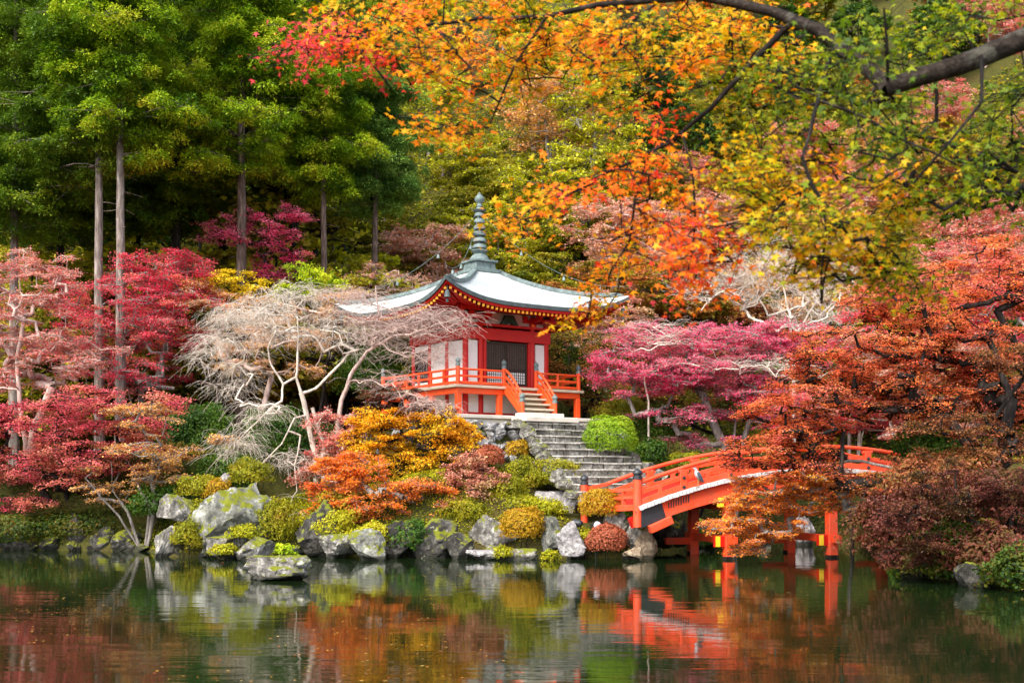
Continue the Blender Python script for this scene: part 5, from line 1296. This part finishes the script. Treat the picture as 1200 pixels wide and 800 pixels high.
br([(800, -2, 6.9), (700, 6, 7.1), (640, 20, 7.2), (560, 22, 7.4), (500, 30, 7.5), (440, 46, 7.6), (395, 42, 7.7)], .022, .006)
br([(640, 20, 7.2), (604, 75, 7.2), (585, 120, 7.2), (572, 150, 7.3)], .010, .004)
br([(775, 0, 7.0), (745, 22, 6.9), (715, 58, 6.9), (700, 85, 7.0)], .009, .004)
br([(960, 118, 6.1), (1010, 136, 5.9), (1060, 165, 5.8), (1120, 192, 5.7)], .009, .004)
br([(790, 165, 6.7), (740, 190, 6.8), (690, 212, 6.9), (640, 238, 7.0), (596, 258, 7.1)], .010, .004)
br([(800, 156, 6.6), (812, 205, 6.5), (815, 260, 6.5), (806, 320, 6.6)], .009, .004)
br([(1040, 100, 6.0), (1040, 60, 5.8), (1036, 10, 5.7)], .012, .005)
br([(1150, 66, 5.9), (1150, 120, 5.6), (1110, 170, 5.5), (1070, 215, 5.6)], .011, .005)
PADS = []
def pd(pts, hue, Y, n=1, spread=18):
    for (x, y) in pts:
        for _ in range(n): PADS.append((px(x+g.normal(0, spread), y+g.normal(0, spread*.7), Y+g.normal(0, .35)), hue+g.normal(0, .07)))
top = [(x, y) for x in range(395, 930, 34) for y in (4, 32)]
pd(top, .52, 7.3); pd([(x, 52) for x in range(470, 860, 40)], .49, 7.2)
pd([(520, 62), (560, 72), (600, 62), (640, 62), (550, 100), (590, 112), (545, 140), (510, 155), (497, 152), (660, 92), (690, 62), (720, 42), (740, 82), (700, 112)], .47, 7.2)
pd([(770, 62), (790, 84), (760, 120), (780, 140), (745, 55), (800, 45), (830, 60)], .53, 6.9)
pd([(720, 190), (692, 200), (745, 200), (660, 215), (632, 236), (603, 250), (590, 258), (760, 180), (780, 200)], .62, 6.9, 1, 10)
pd([(742, 240), (735, 270), (730, 300), (722, 328), (702, 348), (745, 312), (690, 358)], .47, 6.9, 1, 10)
pd([(785, 270), (810, 290), (832, 300), (802, 322), (842, 285), (815, 342), (795, 232), (830, 250)], .68, 6.6, 1, 10)
Dp = [(860, 200), (890, 182), (902, 222), (922, 250), (942, 210), (962, 240), (872, 240), (892, 268), (922, 290), (952, 280), (982, 270), (1000, 300), (972, 318), (940, 306), (1012, 250), (1042, 240), (1022, 200), (982, 190), (1050, 305), (1072, 318), (1035, 280), (1025, 320), (880, 210), (915, 195)]
pd(Dp, .32, 6.5, 1, 9); pd(Dp, .38, 6.6, 1, 10)
Ep = [(1000, 150), (1050, 140), (1082, 170), (1112, 182), (1142, 160), (1180, 152), (1172, 200), (1122, 220), (1090, 222), (1062, 122), (1100, 60), (1150, 112), (1190, 96), (1000, 118), (1062, 50), (1112, 28), (1172, 20), (1010, 30), (960, 72), (902, 100), (872, 62), (850, 100), (932, 140), (1150, 190), (1195, 180), (1080, 95), (1030, 170), (970, 150), (1195, 225), (1140, 235)]
pd(Ep, .17, 6.75, 2, 12); pd([(1000, 70), (975, 95), (960, 60)], .2, 5.8, 1, 8); pd([(880, 20), (910, 45), (850, 30), (930, 80), (860, 130)], .46, 6.9)
pd([(440, 62), (462, 72), (384, 40), (362, 50), (398, 46), (350, 49), (415, 20), (430, 40)], .90, 7.6, 1, 8)
LP, LN, LD, LS, LT, LL = [], [], [], [], [], []
for p, hue in sorted(PADS, key=lambda q: np.linalg.norm(q[0]-root)):
    i = sk.nearest(p, -.2); k0 = len(sk.p); e = sk.path(i, p, .12, .10, .05, g)
    for _ in range(12):
        a = int(g.integers(max(1, min(k0, len(sk.p)-1)), len(sk.p))); v = g.normal(0, .088, 3)+np.array([0, 0, -.03]); t = p+v*np.array([1.25, 1.25, .8])
        e2 = sk.path(a, t, .1, .06, .02, g); m = int(g.integers(6, 11)); u = g.uniform(.3, 1.15, m)[:, None]
        q = sk.p[a]+(sk.p[e2]-sk.p[a])*u+g.normal(0, .034, (m, 3))
        N, D, Sd = frames(m, .75, g); N = unit(N+np.array([0, -.35, 0])); D = unit(D-(D*N).sum(1)[:, None]*N+np.array([0, 0, -.7])); D = unit(D-(D*N).sum(1)[:, None]*N); Sd = np.cross(N, D)
        LP.append(q); LN.append(N); LD.append(D); LS.append(Sd); LT.append(hue+g.normal(0, .10, m)); LL.append(.064*g.uniform(.6, 1.25, m))
LP, LN, LD, LS, LT, LL = (np.concatenate(a) for a in (LP, LN, LD, LS, LT, LL))
o = empty('maple_tree', tuple(root)); tag(o, 'overhanging maple with dark limbs and gold to green leaves reaching across the sky side', 'tree')
o['label'] = 'overhanging maple with dark thick limbs, gold, orange and green leaves nearest the camera'
P0, P1, R0, R1 = sk.segs(.0016, 3.1); big = np.maximum(R0, R1) > .02
link('trunk', tubes_mesh('trunk', P0[big]-root, P1[big]-root, R0[big], R1[big], M['bark_limb']), o)
link('twigs', tubes_mesh('twigs', P0[~big]-root, P1[~big]-root, R0[~big], R1[~big], M['bark_dark']), o)
V, lo, to = stars(LP-root, LD, LS, LN, LL, g)
link('crown', np_mesh('crown', V, lo, to, L_['boughs'], tint=LT), o)
print('objects', len(S.objects), 'faces', sum(len(m.polygons) for m in bpy.data.meshes if m.users))
